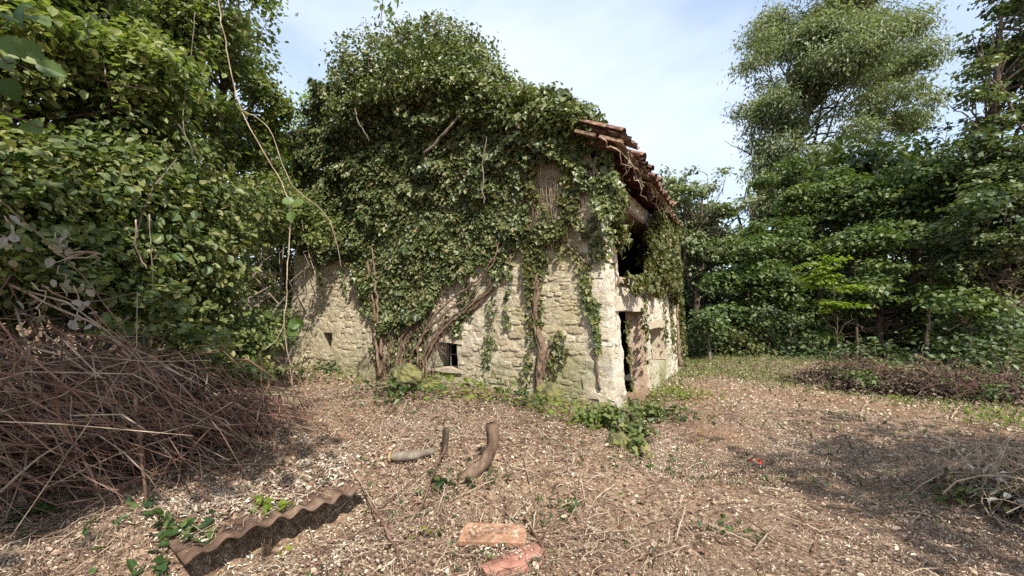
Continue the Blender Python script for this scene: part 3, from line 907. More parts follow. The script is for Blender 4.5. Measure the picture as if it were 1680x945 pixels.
def ivy_sheet(mp, polypx, nrm, dens, thick, rng, edge=.25, holes=.0, hs=1.2, shift=0):
    poly = [inv(mp, *p) for p in polypx]; pa = np.array(poly)
    lo, hi = pa.min(0) - .3, pa.max(0) + .3
    n = int((hi[0] - lo[0]) * (hi[1] - lo[1]) * dens)
    u = rng.uniform(lo[0], hi[0], n); z = rng.uniform(lo[1], hi[1], n)
    ju = edge * (fbm(u * 3, z * 3, 31 + shift) - .5) * 2 + edge * .5 * (vnoise(u * 12, z * 12, 71) - .5)
    jz = edge * (fbm(u * 3, z * 3, 47 + shift) - .5) * 2.4
    k = inpoly(u + ju, z + jz, poly)
    if holes > 0: k &= fbm(u * hs, z * hs * .7, 5 + shift, 4) > holes
    u, z = u[k], z[k]
    lump = .2 + 2.6 * fbm(u * 1.8, z * 2.3, 12 + shift, 4) ** 2
    d = thick(u, z) * lump * (.25 + .75 * rng.random(len(u)) ** .5) + .035
    P = mp(u, z, d)
    N = nrm * .75 + UP * .45 + rng.normal(size=P.shape) * .42
    tip = -UP * 1.0 + rng.normal(size=P.shape) * .55
    rn = .4 * fbm(u * 4, z * 4, 3) + .6 * rng.random(len(u)) ** 1.3
    return P, N, rn, tip, u, z

irng = np.random.default_rng(77)
base_l = g3(*(P0 + FD * 4.6 + FN * .15)[:2])
ivy1 = thing('ivy', 'dense dark glossy ivy covering the gable wall of the stone house', 'ivy', base_l)
polyA = [(476, 408), (468, 335), (490, 290), (512, 225), (540, 150), (620, 130), (720, 140), (820, 150), (900, 165), (965, 170), (990, 215), (985, 250), (930, 262),
         (880, 262), (862, 330), (868, 395), (845, 425), (822, 470), (790, 440), (762, 470), (730, 478), (704, 500), (692, 535), (655, 530), (632, 560), (612, 520), (596, 462), (566, 432), (520, 420)]
P, N, rn, tip, u, z = ivy_sheet(m_front, polyA, FN, 1350, lambda u, z: .16 + .20 * ss(2.5, 5.5, z), irng, .22)
leaves('foliage', P, N, .052 + .085 * irng.random(len(P)) ** 1.6, 'ivy', M['ivy'], ivy1, rn, tip, irng)
k = irng.random(len(P)) < .045
leaves('dead_foliage', P[k] + FN * .02, N[k] + irng.normal(size=(int(k.sum()), 3)) * .4, .07 + .03 * irng.random(int(k.sum())), 'simple', M['ivyold'], ivy1, None, tip[k], irng)
dproj = (P - P0) @ FN
idx = np.argsort(-dproj - .1 * irng.random(len(P)))[:6000]; idx = irng.choice(idx, 280, replace=False)
leaf_objs('leaf', P[idx] + FN * .03, N[idx], .12 + .03 * irng.random(280), 'ivy', M['ivyo'], ivy1, tip[idx], irng)
def wallvine(mp, pts, rad, parent, mat='vine', d=.045, name='stem', seed=1, strands=1, k=7):
    rng = np.random.default_rng(seed)
    for s_ in range(strands):
        W = []
        q = [inv(mp, *p) for p in pts]
        for i in range(len(q) - 1):
            for t in np.linspace(0, 1, 6, endpoint=False):
                W.append(((1 - t) * q[i][0] + t * q[i + 1][0], (1 - t) * q[i][1] + t * q[i + 1][1]))
        W.append(q[-1]); W = np.array(W); n = len(W)
        W += rng.normal(size=W.shape) * .012 + (rng.normal(size=2) * .045 * s_ ** .7)
        P_ = mp(W[:, 0], W[:, 1], np.full(n, d + .02 * s_) + .015 * rng.normal(size=n))
        mb = MB(); mb.tube(P_, np.linspace(rad[0], rad[1], n) * (1 + .16 * rng.normal(size=n)) * (.6 if s_ else 1), 10 if rad[0] > .03 else k, ridge=.22 if rad[0] > .03 else 0)
        mb.build(name, M[mat], parent, True)
wallvine(m_front, [(628, 618), (622, 560), (618, 500), (610, 440)], (.06, .025), ivy1, seed=2, strands=6)
wallvine(m_front, [(700, 625), (700, 590), (725, 545), (760, 515), (800, 485), (835, 440), (850, 400)], (.04, .016), ivy1, seed=3, strands=6)
wallvine(m_front, [(655, 610), (665, 560), (690, 530), (700, 480)], (.045, .02), ivy1, seed=4, strands=4)
wallvine(m_front, [(640, 600), (650, 560), (640, 520), (650, 470)], (.04, .018), ivy1, seed=5, strands=3)
wallvine(m_front, [(718, 262), (760, 225), (790, 180), (850, 160)], (.03, .018), ivy1, 'barkpale', .42, seed=8)
wallvine(m_front, [(818, 345), (815, 290), (822, 240)], (.013, .008), ivy1, 'barkpale', .5, seed=9)
wallvine(m_front, [(625, 178), (630, 215), (650, 250)], (.018, .008), ivy1, 'barkpale', .75, seed=10)
wallvine(m_front, [(548, 480), (530, 420), (512, 350)], (.012, .008), ivy1, 'canepale', .35, seed=11)
# hanging tongues of ivy below the main edge and leaves on the trunks
Pt, Nt, Tt, Rt = [], [], [], []
def tongue(mp, nrm, pts, w, n, d=.06, col=None, rng=irng):
    q = np.array([inv(mp, *p) for p in pts])
    t = rng.random(n) * (len(q) - 1); i = t.astype(int); f = (t - i)[:, None]
    c = q[i] * (1 - f) + q[i + 1] * f + rng.normal(size=(n, 2)) * np.array([w, w])
    P = mp(c[:, 0], c[:, 1], d * (.4 + rng.random(n)))
    return P, nrm * .8 + UP * .4 + rng.normal(size=P.shape) * .4, -UP + rng.normal(size=P.shape) * .6, rng.random(n)
def tongues(parent, mp, nrm, L_, mat, size=.07, rng=irng, tpl='ivy'):
    A = [tongue(mp, nrm, *a, rng=rng) for a in L_]
    P = np.concatenate([a[0] for a in A]); N = np.concatenate([a[1] for a in A]); T = np.concatenate([a[2] for a in A]); rn = np.concatenate([a[3] for a in A])
    leaves('foliage', P, N, size * (.7 + .7 * rng.random(len(P))), tpl, M[mat], parent, rn, T, rng)
tongues(ivy1, m_front, FN, [([(700, 500), (690, 560), (680, 590)], .10, 260), ([(650, 540), (655, 610)], .10, 240), ([(625, 520), (620, 590)], .07, 150),
        ([(765, 470), (755, 540)], .05, 70), ([(812, 490), (805, 560), (800, 600)], .05, 70), ([(735, 530), (760, 545)], .07, 60), ([(590, 450), (600, 520)], .05, 80), ([(520, 420), (530, 470)], .05, 60), ([(560, 435), (572, 490)], .03, 40), ([(840, 430), (832, 500), (836, 540)], .025, 45), ([(780, 470), (772, 520)], .03, 40), ([(990, 330), (975, 420)], .08, 120)], 'ivy', .075)
mb = MB(); tr = np.random.default_rng(18)
for i in range(340):
    px = 610 + 130 * tr.random() ** .9; py = tr.uniform(470, 620) - max(0, px - 700) * 1.6
    u, z = inv(m_front, px, py); n = 5
    zz = np.linspace(z, z - tr.uniform(.1, .4), n); P_ = m_front(u + np.cumsum(tr.normal(size=n) * .03), zz, np.full(n, tr.uniform(.03, .14)))
    mb.tube(P_, np.linspace(.007, .003, n), 3, tr.random())
mb.build('rootlets', M['vine'], ivy1)['kind'] = 'stuff'

ivy2 = thing('ivy', 'thick knotted ivy stem climbing the gable wall near the house corner', 'ivy', g3(*(P0 + FD * 1.35 + FN * .1)[:2]))
wallvine(m_front, [(893, 672), (888, 610), (893, 575), (880, 520), (884, 470), (872, 400), (868, 340), (880, 280)], (.065, .025), ivy2, seed=21, strands=2)
wallvine(m_front, [(890, 620), (905, 570), (918, 540)], (.03, .012), ivy2, seed=22)
wallvine(m_front, [(975, 440), (930, 400), (905, 360), (900, 300)], (.02, .012), ivy2, seed=23)
polyB = [(862, 235), (930, 235), (990, 255), (1025, 290), (1035, 340), (1018, 372), (1006, 420), (985, 400), (968, 440), (950, 400), (925, 420), (905, 400), (890, 470), (868, 480), (860, 400)]
P, N, rn, tip, u, z = ivy_sheet(m_front, polyB, FN, 900, lambda u, z: .10 + .05 * z / 4, irng, .18, holes=.44, hs=2.2)
leaves('foliage', P, N, .055 + .045 * irng.random(len(P)), 'ivy', M['ivyy'], ivy2, rn, tip, irng)
tongues(ivy2, m_front, FN, [([(880, 440), (882, 560)], .06, 160), ([(868, 480), (875, 560), (862, 640)], .05, 90), ([(905, 620), (920, 545)], .04, 60), ([(930, 570), (925, 600)], .03, 30), ([(890, 380), (960, 430)], .06, 90)], 'ivyy', .07)
polyB2 = [(915, 190), (985, 205), (1025, 290), (1032, 335), (1012, 372), (1000, 400), (985, 350), (955, 310), (925, 270)]
P, N, rn, tip, u, z = ivy_sheet(m_front, polyB2, FN, 1300, lambda u, z: .24 + 0 * z, irng, .22, holes=.40, hs=2.5)
leaves('foliage', P, N, .06 + .05 * irng.random(len(P)), 'ivy', M['ivyt'], ivy2, rn, tip, irng)
# dry hanging tendrils
tr = np.random.default_rng(8); mb = MB()
for i in range(110):
    u, z = inv(m_front, tr.uniform(850, 1000), tr.uniform(235, 330)); n = 6
    zz = np.linspace(z, z - tr.uniform(.3, 1.3), n); P_ = m_front(u + np.cumsum(tr.normal(size=n) * .03), zz, np.full(n, tr.uniform(.05, .16)))
    mb.tube(P_, np.linspace(.006, .003, n), 3, tr.random())
mb.build('tendrils', M['canepale'], ivy2)['kind'] = 'stuff'

ivy3 = thing('ivy', 'light green ivy strand hanging down the whitish corner of the house', 'ivy', g3(*(P0 + FD * .35 + FN * .1)[:2]))
wallvine(m_front, [(985, 640), (978, 560), (965, 500), (968, 440), (985, 400)], (.018, .010), ivy3, seed=31)
tongues(ivy3, m_front, FN, [([(960, 445), (968, 490), (978, 520)], .055, 170), ([(978, 520), (982, 575)], .03, 60), ([(985, 400), (995, 430)], .07, 60)], 'bush', .075)

# ivy on the side wall
ivy4 = thing('ivy', 'yellowish ivy hanging over the far half of the sunny side wall', 'ivy', g3(*(P0 + SD * 5.5 + SN * .1)[:2]))
polyC = [(1050, 372), (1075, 340), (1100, 355), (1108, 420), (1112, 470), (1100, 500), (1085, 480), (1060, 480), (1030, 470), (1010, 470), (1012, 455), (1046, 455)]
P, N, rn, tip, u, z = ivy_sheet(m_side, polyC, SN, 1000, lambda u, z: .2 + 0 * z, irng, .2, holes=.33, hs=2.0, shift=5)
leaves('foliage', P, N, .065 + .05 * irng.random(len(P)), 'ivy', M['ivyy'], ivy4, rn, tip, irng)
tongues(ivy4, m_side, SN, [([(1108, 480), (1116, 590)], .16, 420, .14), ([(1054, 480), (1058, 560)], .06, 60), ([(1024, 520), (1030, 640)], .05, 60), ([(1085, 480), (1090, 560)], .10, 90), ([(1098, 500), (1104, 580)], .14, 140), ([(1048, 500), (1056, 600)], .06, 50)], 'ivyy', .08)
wallvine(m_side, [(1112, 600), (1108, 500), (1098, 400)], (.05, .02), ivy4, seed=41)
ivy5 = thing('ivy', 'ivy framing the dark upper opening under the broken eaves', 'ivy', m_side(u0 - .2, 2.0, .05))
bl = [(m_side(u0 - .18, 3.0, .1), (.14, .16, .45)), (m_side(u0 - .25, 3.5, .1), (.2, .2, .4)), (m_side(uc, 3.0, .05), (.22, .35, .5)), (m_side(uc + .1, 2.55, .05), (.25, .4, .35)), (m_side(uc + .5, 3.2, .12), (.3, .5, .45)), (m_side(uc + 1.0, 3.3, .14), (.3, .5, .5)), (m_side(uc + .9, 2.7, .14), (.3, .5, .4))]
P, N, rn, D, cc = clumps(bl, 330, 12, .08, irng, 1.0, .4, .4, .6, .5)
leaves('foliage', P, N + SN * .4, .055 + .05 * irng.random(len(P)), 'ivy', M['ivyy'], ivy5, rn, D * .2 - UP, irng)
wallvine(m_side, [(1008, 470), (1004, 400), (1010, 340)], (.02, .01), ivy5, seed=51)
# bare and leafy strands drooping from the eaves
for k, (a, b) in enumerate([((985, 225), (1058, 300)), ((1000, 240), (1050, 285)), ((1030, 250), (1022, 300)), ((1020, 300), (1005, 345)), ((1008, 290), (1026, 350)), ((1040, 290), (1062, 330))]):
    mb = MB(); mb.tube(limb(at(*a, 6.0 + .1 * k), at(*b, 6.6), 8, .06, -.05, irng), np.linspace(.012, .005, 8), 5); mb.build('strand', M['canepale'], ivy5, True)
mb = MB()
for i in range(26):
    t = irng.uniform(.0, 3.6); p = rp(t, SE + irng.uniform(-.02, .1), -.05); n = 6
    q = p + np.array([[irng.normal() * .012 * j, irng.normal() * .012 * j, -j * irng.uniform(.03, .08)] for j in range(n)])
    mb.tube(q, np.linspace(.006, .003, n), 3)
mb.build('tendrils', M['canepale'], ivy5)['kind'] = 'stuff'

# bushy flowering ivy on the roof and gable top
ivy6 = thing('ivy_bush', 'bushy flowering ivy mound piled on the roof ridge of the house', 'ivy', rp(.3, 3.6, .1))
def rb(px, py, dt, rpx, sq=.8):
    s_, z_ = inv(m_front, px, py); c = m_front(s_, z_, 0.0) + SD * dt
    r_ = rpx / F * c[1]; return (c, (r_, r_ * 1.0, r_ * sq))
blt = [rb(610, 120, -.15, 62), rb(660, 85, .1, 62), rb(720, 75, .2, 58), rb(765, 85, .2, 45), rb(700, 130, -.25, 70), rb(770, 130, -.15, 60), rb(570, 150, .0, 42), rb(640, 160, -.35, 42, .6),
       rb(815, 135, .2, 40), rb(740, 150, -.45, 45, .5), rb(790, 165, -.3, 42, .5), rb(555, 195, .1, 35), rb(535, 240, .1, 35)]
P, N, rn, D, cc = clumps(blt, 1500, 15, .085, irng, .9, .45, .55, .55, .5)
leaves('foliage', P, N, .05 + .05 * irng.random(len(P)), 'simple', M['ivyt'], ivy6, rn, D * .6 - UP * .4 + irng.normal(size=D.shape) * .6, irng)
ivy7 = thing('ivy_bush', 'ivy hedge running along the sloping gable edge up to the bare roof tiles', 'ivy', rp(.3, 1.2, .1))
blt2 = [rb(735 + i * 19, 184 + i * 3.6, -.28, 21, .9) for i in range(11)] + [rb(965, 212, -.3, 20), rb(985, 225, -.2, 15), rb(930, 200, -.4, 20), rb(950, 206, -.4, 18), rb(905, 192, -.35, 20), rb(520, 220, .5, 34), rb(550, 190, .6, 36), rb(590, 165, .6, 40), rb(540, 240, .3, 30)] + [rb(780 + i * 24, 158 + i * 7.2 + (4 if i % 2 else -4), -.25, 30 - i, .75) for i in range(8)] + [rb(600 + i * 30, 178 - i * 5 + abs(i - 4) * 4, -.45, 30, .7) for i in range(7)] + [rb(478 + i * 13, 322 - i * 26, -.05, 15, 1) for i in range(5)] + [rb(860, 165, .0, 34), rb(900, 172, -.1, 30), rb(935, 185, -.05, 28), rb(958, 195, .05, 24), rb(830, 185, -.25, 32, .6), rb(880, 200, -.2, 28, .6), rb(930, 215, -.1, 24), rb(965, 225, -.05, 20), rb(850, 150, .3, 25)]
P, N, rn, D, cc = clumps(blt2, 2000, 14, .07, irng, .9, .4, .55, .55, .5)
leaves('foliage', P, N, .05 + .045 * irng.random(len(P)), 'ivy', M['ivyt'], ivy7, rn, D * .5 - UP * .5 + irng.normal(size=D.shape) * .6, irng)
# shoots poking above the outline
def shoots(parent, pts, Yd, rng, leafm='ivyt', n=44, size=.075):
    Pp, Nn, Tt = [], [], []
    for (x0, y0, x1, y1, w) in pts:
        a, b = at(x0, y0, Yd), at(x1, y1, Yd - .1); q = limb(a, b, 8, .05, 0, rng); mbs = MB(); mbs.tube(q, np.linspace(.014, .005, 8), 4); mbs.build('shoot', M['bark'], parent)
        t = rng.random(n) ** .8 * 6.99; i = t.astype(int); f = (t - i)[:, None]
        c = q[i] * (1 - f) + q[i + 1] * f; Pp.append(c + rng.normal(size=c.shape) * w); Nn.append(rng.normal(size=c.shape) * .6 + np.array([0, -.4, .6]))
    P = np.concatenate(Pp); N = np.concatenate(Nn)
    leaves('shoot_foliage', P, N, size * (.7 + .6 * rng.random(len(P))), 'simple', M[leafm], parent, None, None, rng)
shoots(ivy6, [(610, 105, 608, 55, .05), (605, 110, 600, 30, .07), (655, 75, 650, 30, .09), (700, 60, 695, 25, .06), (718, 60, 712, 28, .08), (745, 80, 770, 40, .1), (770, 80, 775, 50, .09), (785, 90, 782, 45, .06), (800, 130, 815, 105, .09),
             (820, 150, 823, 110, .07), (660, 70, 672, 45, .06), (560, 150, 548, 118, .03), (545, 190, 527, 150, .03), (590, 120, 570, 85, .04), (735, 70, 740, 35, .06)], 7.8, irng)
shoots(ivy7, [(865, 160, 858, 134, .03), (905, 165, 898, 145, .03), (890, 160, 888, 140, .02), (945, 180, 945, 162, .04), (965, 190, 962, 172, .04)], 6.9, irng, n=18)

# corner-foot ivy and base plants
ivy8 = thing('ivy', 'green ivy tangle spilling down from the foot of the house corner', 'ivy', gnd(1030, 700))
bl = []
for (px, py, r_) in ((1000, 690, 24), (1030, 690, 24), (1045, 712, 20), (1040, 738, 14), (1065, 680, 18), (960, 690, 16), (1025, 715, 18)):
    g_ = gnd(px, py + r_ * .6); bl.append((g_ + UP * r_ / F * g_[1] * .6, (r_ / F * g_[1],) * 3))
P, N, rn, D, cc = clumps(bl, 130, 9, .05, irng, .8, .3)
leaves('foliage', P, N, .06 + .05 * irng.random(len(P)), 'ivy', M['bush'], ivy8, rn, None, irng)
mb = MB()
for i in range(9):
    a = gnd(1000 + 12 * irng.normal(), 690 + 5 * irng.normal()) + UP * .15; b = gnd(1045 + 14 * irng.normal(), 745 + 18 * irng.normal()) + UP * .03
    mb.tube(limb(a, b, 8, .07, 0, irng), np.linspace(.012, .006, 8), 5)
mb.build('stem', M['vine'], ivy8, True)

# ================================================================== ROCKS
def rock(name, label, c, r, mat, seed, cat='rock', squash=.6, group=None):
    rng = np.random.default_rng(seed)
    nu, nv = 26, 16; V = []; Fc = []
    for j in range(nv + 1):
        th = math.pi * j / nv
        for i in range(nu):
            ph = 2 * math.pi * i / nu
            d = np.array([math.sin(th) * math.cos(ph), math.sin(th) * math.sin(ph), math.cos(th)])
            w = .75 + .55 * float(fbm(d[0] * 1.8 + seed, d[1] * 1.8 + d[2] * 2.1 + 9, seed, 3))
            w = round(w * 6) / 6 * .45 + w * .55 + .5 * (float(fbm(d[0] * 6 + seed, d[1] * 6 + d[2] * 7, seed + 3, 3)) - .5)
            V.append(np.array(c) + d * w * np.array([r[0], r[1], r[2]]))
    for j in range(nv):
        for i in range(nu):
            Fc.append((j * nu + i, (j + 1) * nu + i, (j + 1) * nu + (i + 1) % nu, j * nu + (i + 1) % nu))
    mb = MB(); mb.add(V, Fc); o = mb.build(name, M[mat], None, False, base=tuple(c))
    return tag(o, label, cat, group)
g_ = gnd(665, 645); rock('mossy_boulder', 'mossy green-brown lump at the foot of the ivy trunks', g_ + UP * .2, (.19, .16, .15), 'mossrock', 3)
for (px, py, rx, rz, lab, sd_, mt) in ((745, 628, .34, .12, 'flat mossy ledge stone just below the barred window', 4, 'mossrock'), (585, 600, .22, .16, 'grey footing stone left of the mossy boulder', 5, 'rock'),
        (900, 665, .22, .2, 'brown mossy stone under the thick ivy stem', 6, 'mossrock'), (985, 690, .24, .17, 'dark stone projecting at the foot of the house corner', 7, 'mossrock'),
        (1015, 735, .13, .11, 'small rounded stone below the corner ivy tangle', 8, 'mossrock'), (1153, 780, .05, .018, 'small white flat stone on the chips in the clearing', 9, 'rock'),
        (1533, 742, .07, .025, 'pale flat stone lying in the shaded ground on the right', 10, 'rock'), (955, 672, .2, .10, 'mossy stone between ivy stem and house corner', 12, 'mossrock'),
        (700, 640, .15, .1, 'little earthy stone right of the mossy boulder', 13, 'mossrock'), (630, 625, .2, .14, 'leaf-covered stone left of the ivy trunks', 14, 'mossrock')):
    g_ = gnd(px, py); rock('rock', lab, g_ + UP * rz * .4, (rx, rx * .7, rz), mt, sd_)
# broken end of a pale dry-stone wall left of the house
rng = np.random.default_rng(4)
rw = thing('rubble_wall', 'broken pale rubble wall end left of the house, half under brambles', 'wall', g3(-6.1, 10.2))
for i in range(100):
    u = rng.uniform(0, 1.9); c = np.array([-5.95 - u * .95, 10.3 - u * .1, 0]); top = 2.75 - .3 * u
    z = rng.uniform(0.1, 1) * top; c[2] = float(gh(c[0], c[1])) * .3 + z; c[1] += rng.uniform(-.12, .12)
    r_ = rng.uniform(.12, .24); k = rng.integers(16); V, Fc = stone_meshes[k]
    mb = MB(); mb.add(c + (V * np.array([r_ * 1.6, -.16, r_ * 1.1])), [f[::-1] for f in Fc]); mb.build('stone', M['rock'], rw)

# ================================================================== SMALL OBJECTS IN THE FOREGROUND
# corrugated sheet
e0, e1 = np.array([LA[0], LA[1]]), np.array([LB[0], LB[1]])
n_w, n_v = 84, 10; V = []; Fc = []; Wd = .62
for th_ in (0, -.009):
    for j in range(n_v + 1):
        for i in range(n_w + 1):
            u = (-.02 + 1.04 * i / n_w); d = -.16 + Wd * j / n_v
            d += ((.05 * (float(vnoise(u * 7, 0.5, 5)) - .5) + .02 * (float(vnoise(u * 31, 0.5, 6)) - .5)) if j < 2 else 0)
            p = e0 + (e1 - e0) * u + LN * d
            base_z = .475 + .03 * u + .085 * (d + .1) + .02 * math.sin(5 * u)
            V.append((p[0], p[1], base_z + .017 * (.55 + .8 * float(vnoise(u * 4, .3, 77))) * math.sin(2 * math.pi * u * LLEN / .155) + th_))
n_ = (n_w + 1) * (n_v + 1); st = n_w + 1
for j in range(n_v):
    for i in range(n_w):
        a = j * st + i; Fc += [(a, a + 1, a + 1 + st, a + st), (a + st + n_, a + 1 + st + n_, a + 1 + n_, a + n_)]
for i in range(n_w): Fc += [(i, i + n_, i + 1 + n_, i + 1), (n_v * st + i, n_v * st + i + 1, n_v * st + i + 1 + n_, n_v * st + i + n_)]
for j in range(n_v): Fc += [(j * st, j * st + st, j * st + st + n_, j * st + n_), (j * st + n_w, j * st + n_w + n_, j * st + n_w + st + n_, j * st + n_w + st)]
SHV = np.array(V)
g0 = gh(SHV[:, 0], SHV[:, 1])
lift = float(np.percentile(SHV[:len(SHV)//2, 2] - g0[:len(SHV)//2], 32))
SHV[:, 2] -= lift - .01
mb = MB(); mb.add(SHV, Fc); sh = mb.build('corrugated_sheet', M['sheet'], None, True, base=tuple(g3(*LA)))
tag(sh, 'grimy corrugated roofing sheet sticking out of the leaf-covered bank', 'roofing sheet')
def sheet_z(x, y):
    u = ((x - LA[0]) * LDIR[0] + (y - LA[1]) * LDIR[1]) / LLEN; d = (x - LA[0]) * LN[0] + (y - LA[1]) * LN[1]
    z = .475 + .03 * u + .085 * (d + .1) + .02 * np.sin(5 * u) + .017 * (.55 + .8 * vnoise(u * 4, u * 0 + .3, 77)) * np.sin(2 * math.pi * u * LLEN / .155) - (lift - .01)
    on = (u > 0) & (u < 1) & (d > -.13) & (d < .45)
    return np.where(on, z, -9)

def surf(x, y): return np.maximum(gh(x, y), sheet_z(x, y))

# fallen flat brick and curved tile
c1, c2 = gnd(752, 902), gnd(862, 905)
ax = unit(c2 - c1); ay = np.array([-ax[1], ax[0], 0.]); mid = (c1 + c2) / 2 + ay * .09 + UP * .06
mb = MB(); h = np.linalg.norm(c2 - c1) / 2; nn = unit(np.array([0, -.12, 1.0])); ay2 = unit(ay - nn * (ay @ nn))
rng = np.random.default_rng(2); prof = []
for (sx, sy) in ((-1, -1), (-.3, -1.02), (.35, -.98), (1, -1), (1.02, -.1), (.9, .95), (.1, 1.03), (-.9, 1), (-1.03, .2)): prof.append((sx * h, sy * .105))
k = len(prof)
V = [mid + ax * a + ay2 * b + nn * zz for zz in (-.018, .014) for a, b in prof] + [mid + ax * a * .97 + ay2 * b * .93 + nn * .02 for a, b in prof]
Fc = [(r_ * k + i, r_ * k + (i + 1) % k, (r_ + 1) * k + (i + 1) % k, (r_ + 1) * k + i) for r_ in (0, 1) for i in range(k)] + [tuple(range(2 * k, 3 * k)), tuple(range(k - 1, -1, -1))]
mb.add(V, Fc); o = mb.build('flat_brick', M['terracotta'], None, False, base=tuple(mid)); tag(o, 'flat orange terracotta brick half covered by leaf litter', 'brick')
a, b = gnd(792, 950), gnd(884, 915)
y = unit(b - a); n_ = unit(np.array([.05, -.1, 1.0])); x = np.cross(y, n_); mid = (a + b) / 2 + UP * .01
mb = MB(); mb.add(mid + CV[:, 0:1] * 1.1 * x + CV[:, 1:2] * .95 * y + CV[:, 2:3] * .95 * n_, CF)
o = mb.build('fallen_roof_tile', M['terracotta_red'], None, False, base=tuple(mid)); tag(o, 'curved red terracotta roof tile fallen in the foreground litter', 'roof tile')
a = gnd(1244, 763)
P = a + UP * .03 + RNG.normal(size=(5, 3)) * np.array([.025, .025, .012])
leaves('red_petals', P, RNG.normal(size=(5, 3)) * .5 + UP, .06, 'simple', M['red'], None, None, kind=None, base=tuple(a))
tag(bpy.data.objects['red_petals'], 'small bright red petal-like scrap on the chips of the clearing', 'scrap'); bpy.data.objects['red_petals'].name = 'red_scrap'

def stick(name, label, cat, pts, rad, mat, k=7, group=None, ends=None, twigs=0, seed=0, smooth=True):
    rng = np.random.default_rng(seed); pts = np.array(pts, float)
    n = 10; t = np.linspace(0, len(pts) - 1, n); i = np.minimum(t.astype(int), len(pts) - 2); f = (t - i)[:, None]
    q = pts[i] * (1 - f) + pts[i + 1] * f
    for _ in range(3): q[1:-1] = .25 * q[:-2] + .5 * q[1:-1] + .25 * q[2:]
    q[1:-1] += rng.normal(size=(n - 2, 3)) * np.linalg.norm(pts[-1] - pts[0]) * .006
    base = tuple(pts[0]); th = thing(name, label, cat, base, group) if (ends or twigs) else None
    mb = MB(); mb.tube(q, np.linspace(rad[0], rad[1], n) * (1 + .08 * rng.normal(size=n)), 16 if rad[0] > .03 else k, ridge=.11 if rad[0] > .03 else 0)
    if th is None:
        o = mb.build(name, M[mat], None, smooth, base=base); tag(o, label, cat, group); return o
    mb.build('shaft', M[mat], th, smooth)
    if ends:
        for (p_, d_, r_) in ends:
            m2 = MB(); d_ = unit(np.array(d_, float)); m2.tube([np.array(p_) - d_ * .01, np.array(p_) + d_ * .006], [r_, r_ * .97], 12); m2.build('cut_end', M['cutwood'], th)
    for _ in range(twigs):
        j = rng.integers(2, 9); e = q[j] + rng.normal(size=3) * np.array([.15, .15, .08]); m2 = MB(); m2.tube(limb(q[j], e, 5, .08, 0, rng), np.linspace(rad[1] * .7, rad[1] * .25, 5), 5); m2.build('twig', M[mat], th, True)
    return th
a, b, c = gnd(640, 762) + UP * .07, gnd(668, 762) + UP * .07, gnd(712, 752) + UP * .06
stick('cut_log', 'short cut log with pale orange sawn end lying left of the upright stubs', 'log', [a, b, c], (.05, .028), 'barkpale', 10, ends=[(a, a - b, .049)], seed=1)
a = gnd(730, 750)
stick('branch_stub', 'thin upright branch stub beside the cut log', 'stub', [a - UP * .05, a + UP * .13, a + UP * .27 + np.array([.01, 0, 0])], (.035, .026), 'bark', 9, seed=2)
a, b, c, d = gnd(755, 788) + UP * .0, gnd(782, 785) + UP * .07, gnd(812, 775) + UP * .20, gnd(806, 775) + UP * .44
stick('bent_stump', 'thick curved brown stump rising like a hook from the litter', 'stump', [a, b, c, d], (.058, .05), 'barkbrown', 11, seed=3)
a, b = gnd(600, 742) + UP * .05, gnd(642, 760) + UP * .09
# sticks with labels
SL_ = [((735, 740), (690, 870), .16, .02, .012, 'long grey stick leaning diagonally below the branch stub'), ((860, 850), (905, 945), .03, .02, .01, 'dark stick running to the bottom edge right of the bricks'),
       ((600, 820), (665, 945), .04, .018, .01, 'dark stick lying between corrugated sheet and flat brick'), ((1118, 790), (1125, 762), .02, .012, .008, 'short upright twig near the small white stone'),
       ((1130, 870), (1200, 900), .03, .012, .008, 'thin stick lying across the chips of the open clearing'), ((1390, 790), (1470, 812), .03, .014, .009, 'dark stick on the shaded edge of the clearing'),
       ((1400, 690), (1440, 650), .05, .014, .007, 'pale stick poking out of the brush on the right edge'), ((1560, 690), (1580, 670), .05, .014, .01, 'short pale stick end at the edge of the right-hand brush'),
       ((1130, 642), (1215, 648), .03, .014, .008, 'long pale cane lying on the ground beyond the house corner'), ((875, 880), (880, 830), .02, .012, .007, 'pale twig standing upright right of the flat brick'),
       ((560, 900), (640, 870), .05, .010, .006, 'thin reddish twig crossing the litter below the sheet'), ((1010, 800), (960, 850), .04, .010, .006, 'thin pale twig in the litter below the house corner')]
for k, (p, q, hgt, r0, r1, lab) in enumerate(SL_):
    a, b = gnd(*p) + UP * (hgt * .5 + .01), gnd(*q) + UP * hgt
    stick('fallen_stick', lab, 'stick', [a, (a + b) / 2 + UP * .03, b], (r0 * .6, r1 * .6), 'canepale' if 'pale' in lab else 'cane', 6, twigs=2, seed=40 + k)
rng = np.random.default_rng(50)
for k in range(80):
    px, py = rng.uniform(430, 1500), rng.uniform(720, 930)
    a = gnd(px, py) + UP * .03; th_ = rng.uniform(0, math.pi); l_ = rng.uniform(.15, .5)
    b = a + np.array([math.cos(th_), math.sin(th_), 0]) * l_; b[2] = float(gh(b[0], b[1])) + rng.uniform(.02, .08)
    stick('fallen_twig', 'thin dry twig lying loose in the leaf litter of the foreground', 'twig', [a, (a + b) / 2 + UP * .01, b], (.006, .0035), 'canepale' if rng.random() < .6 else 'cane', 5, group='loose twigs lying in the leaf litter', seed=100 + k)

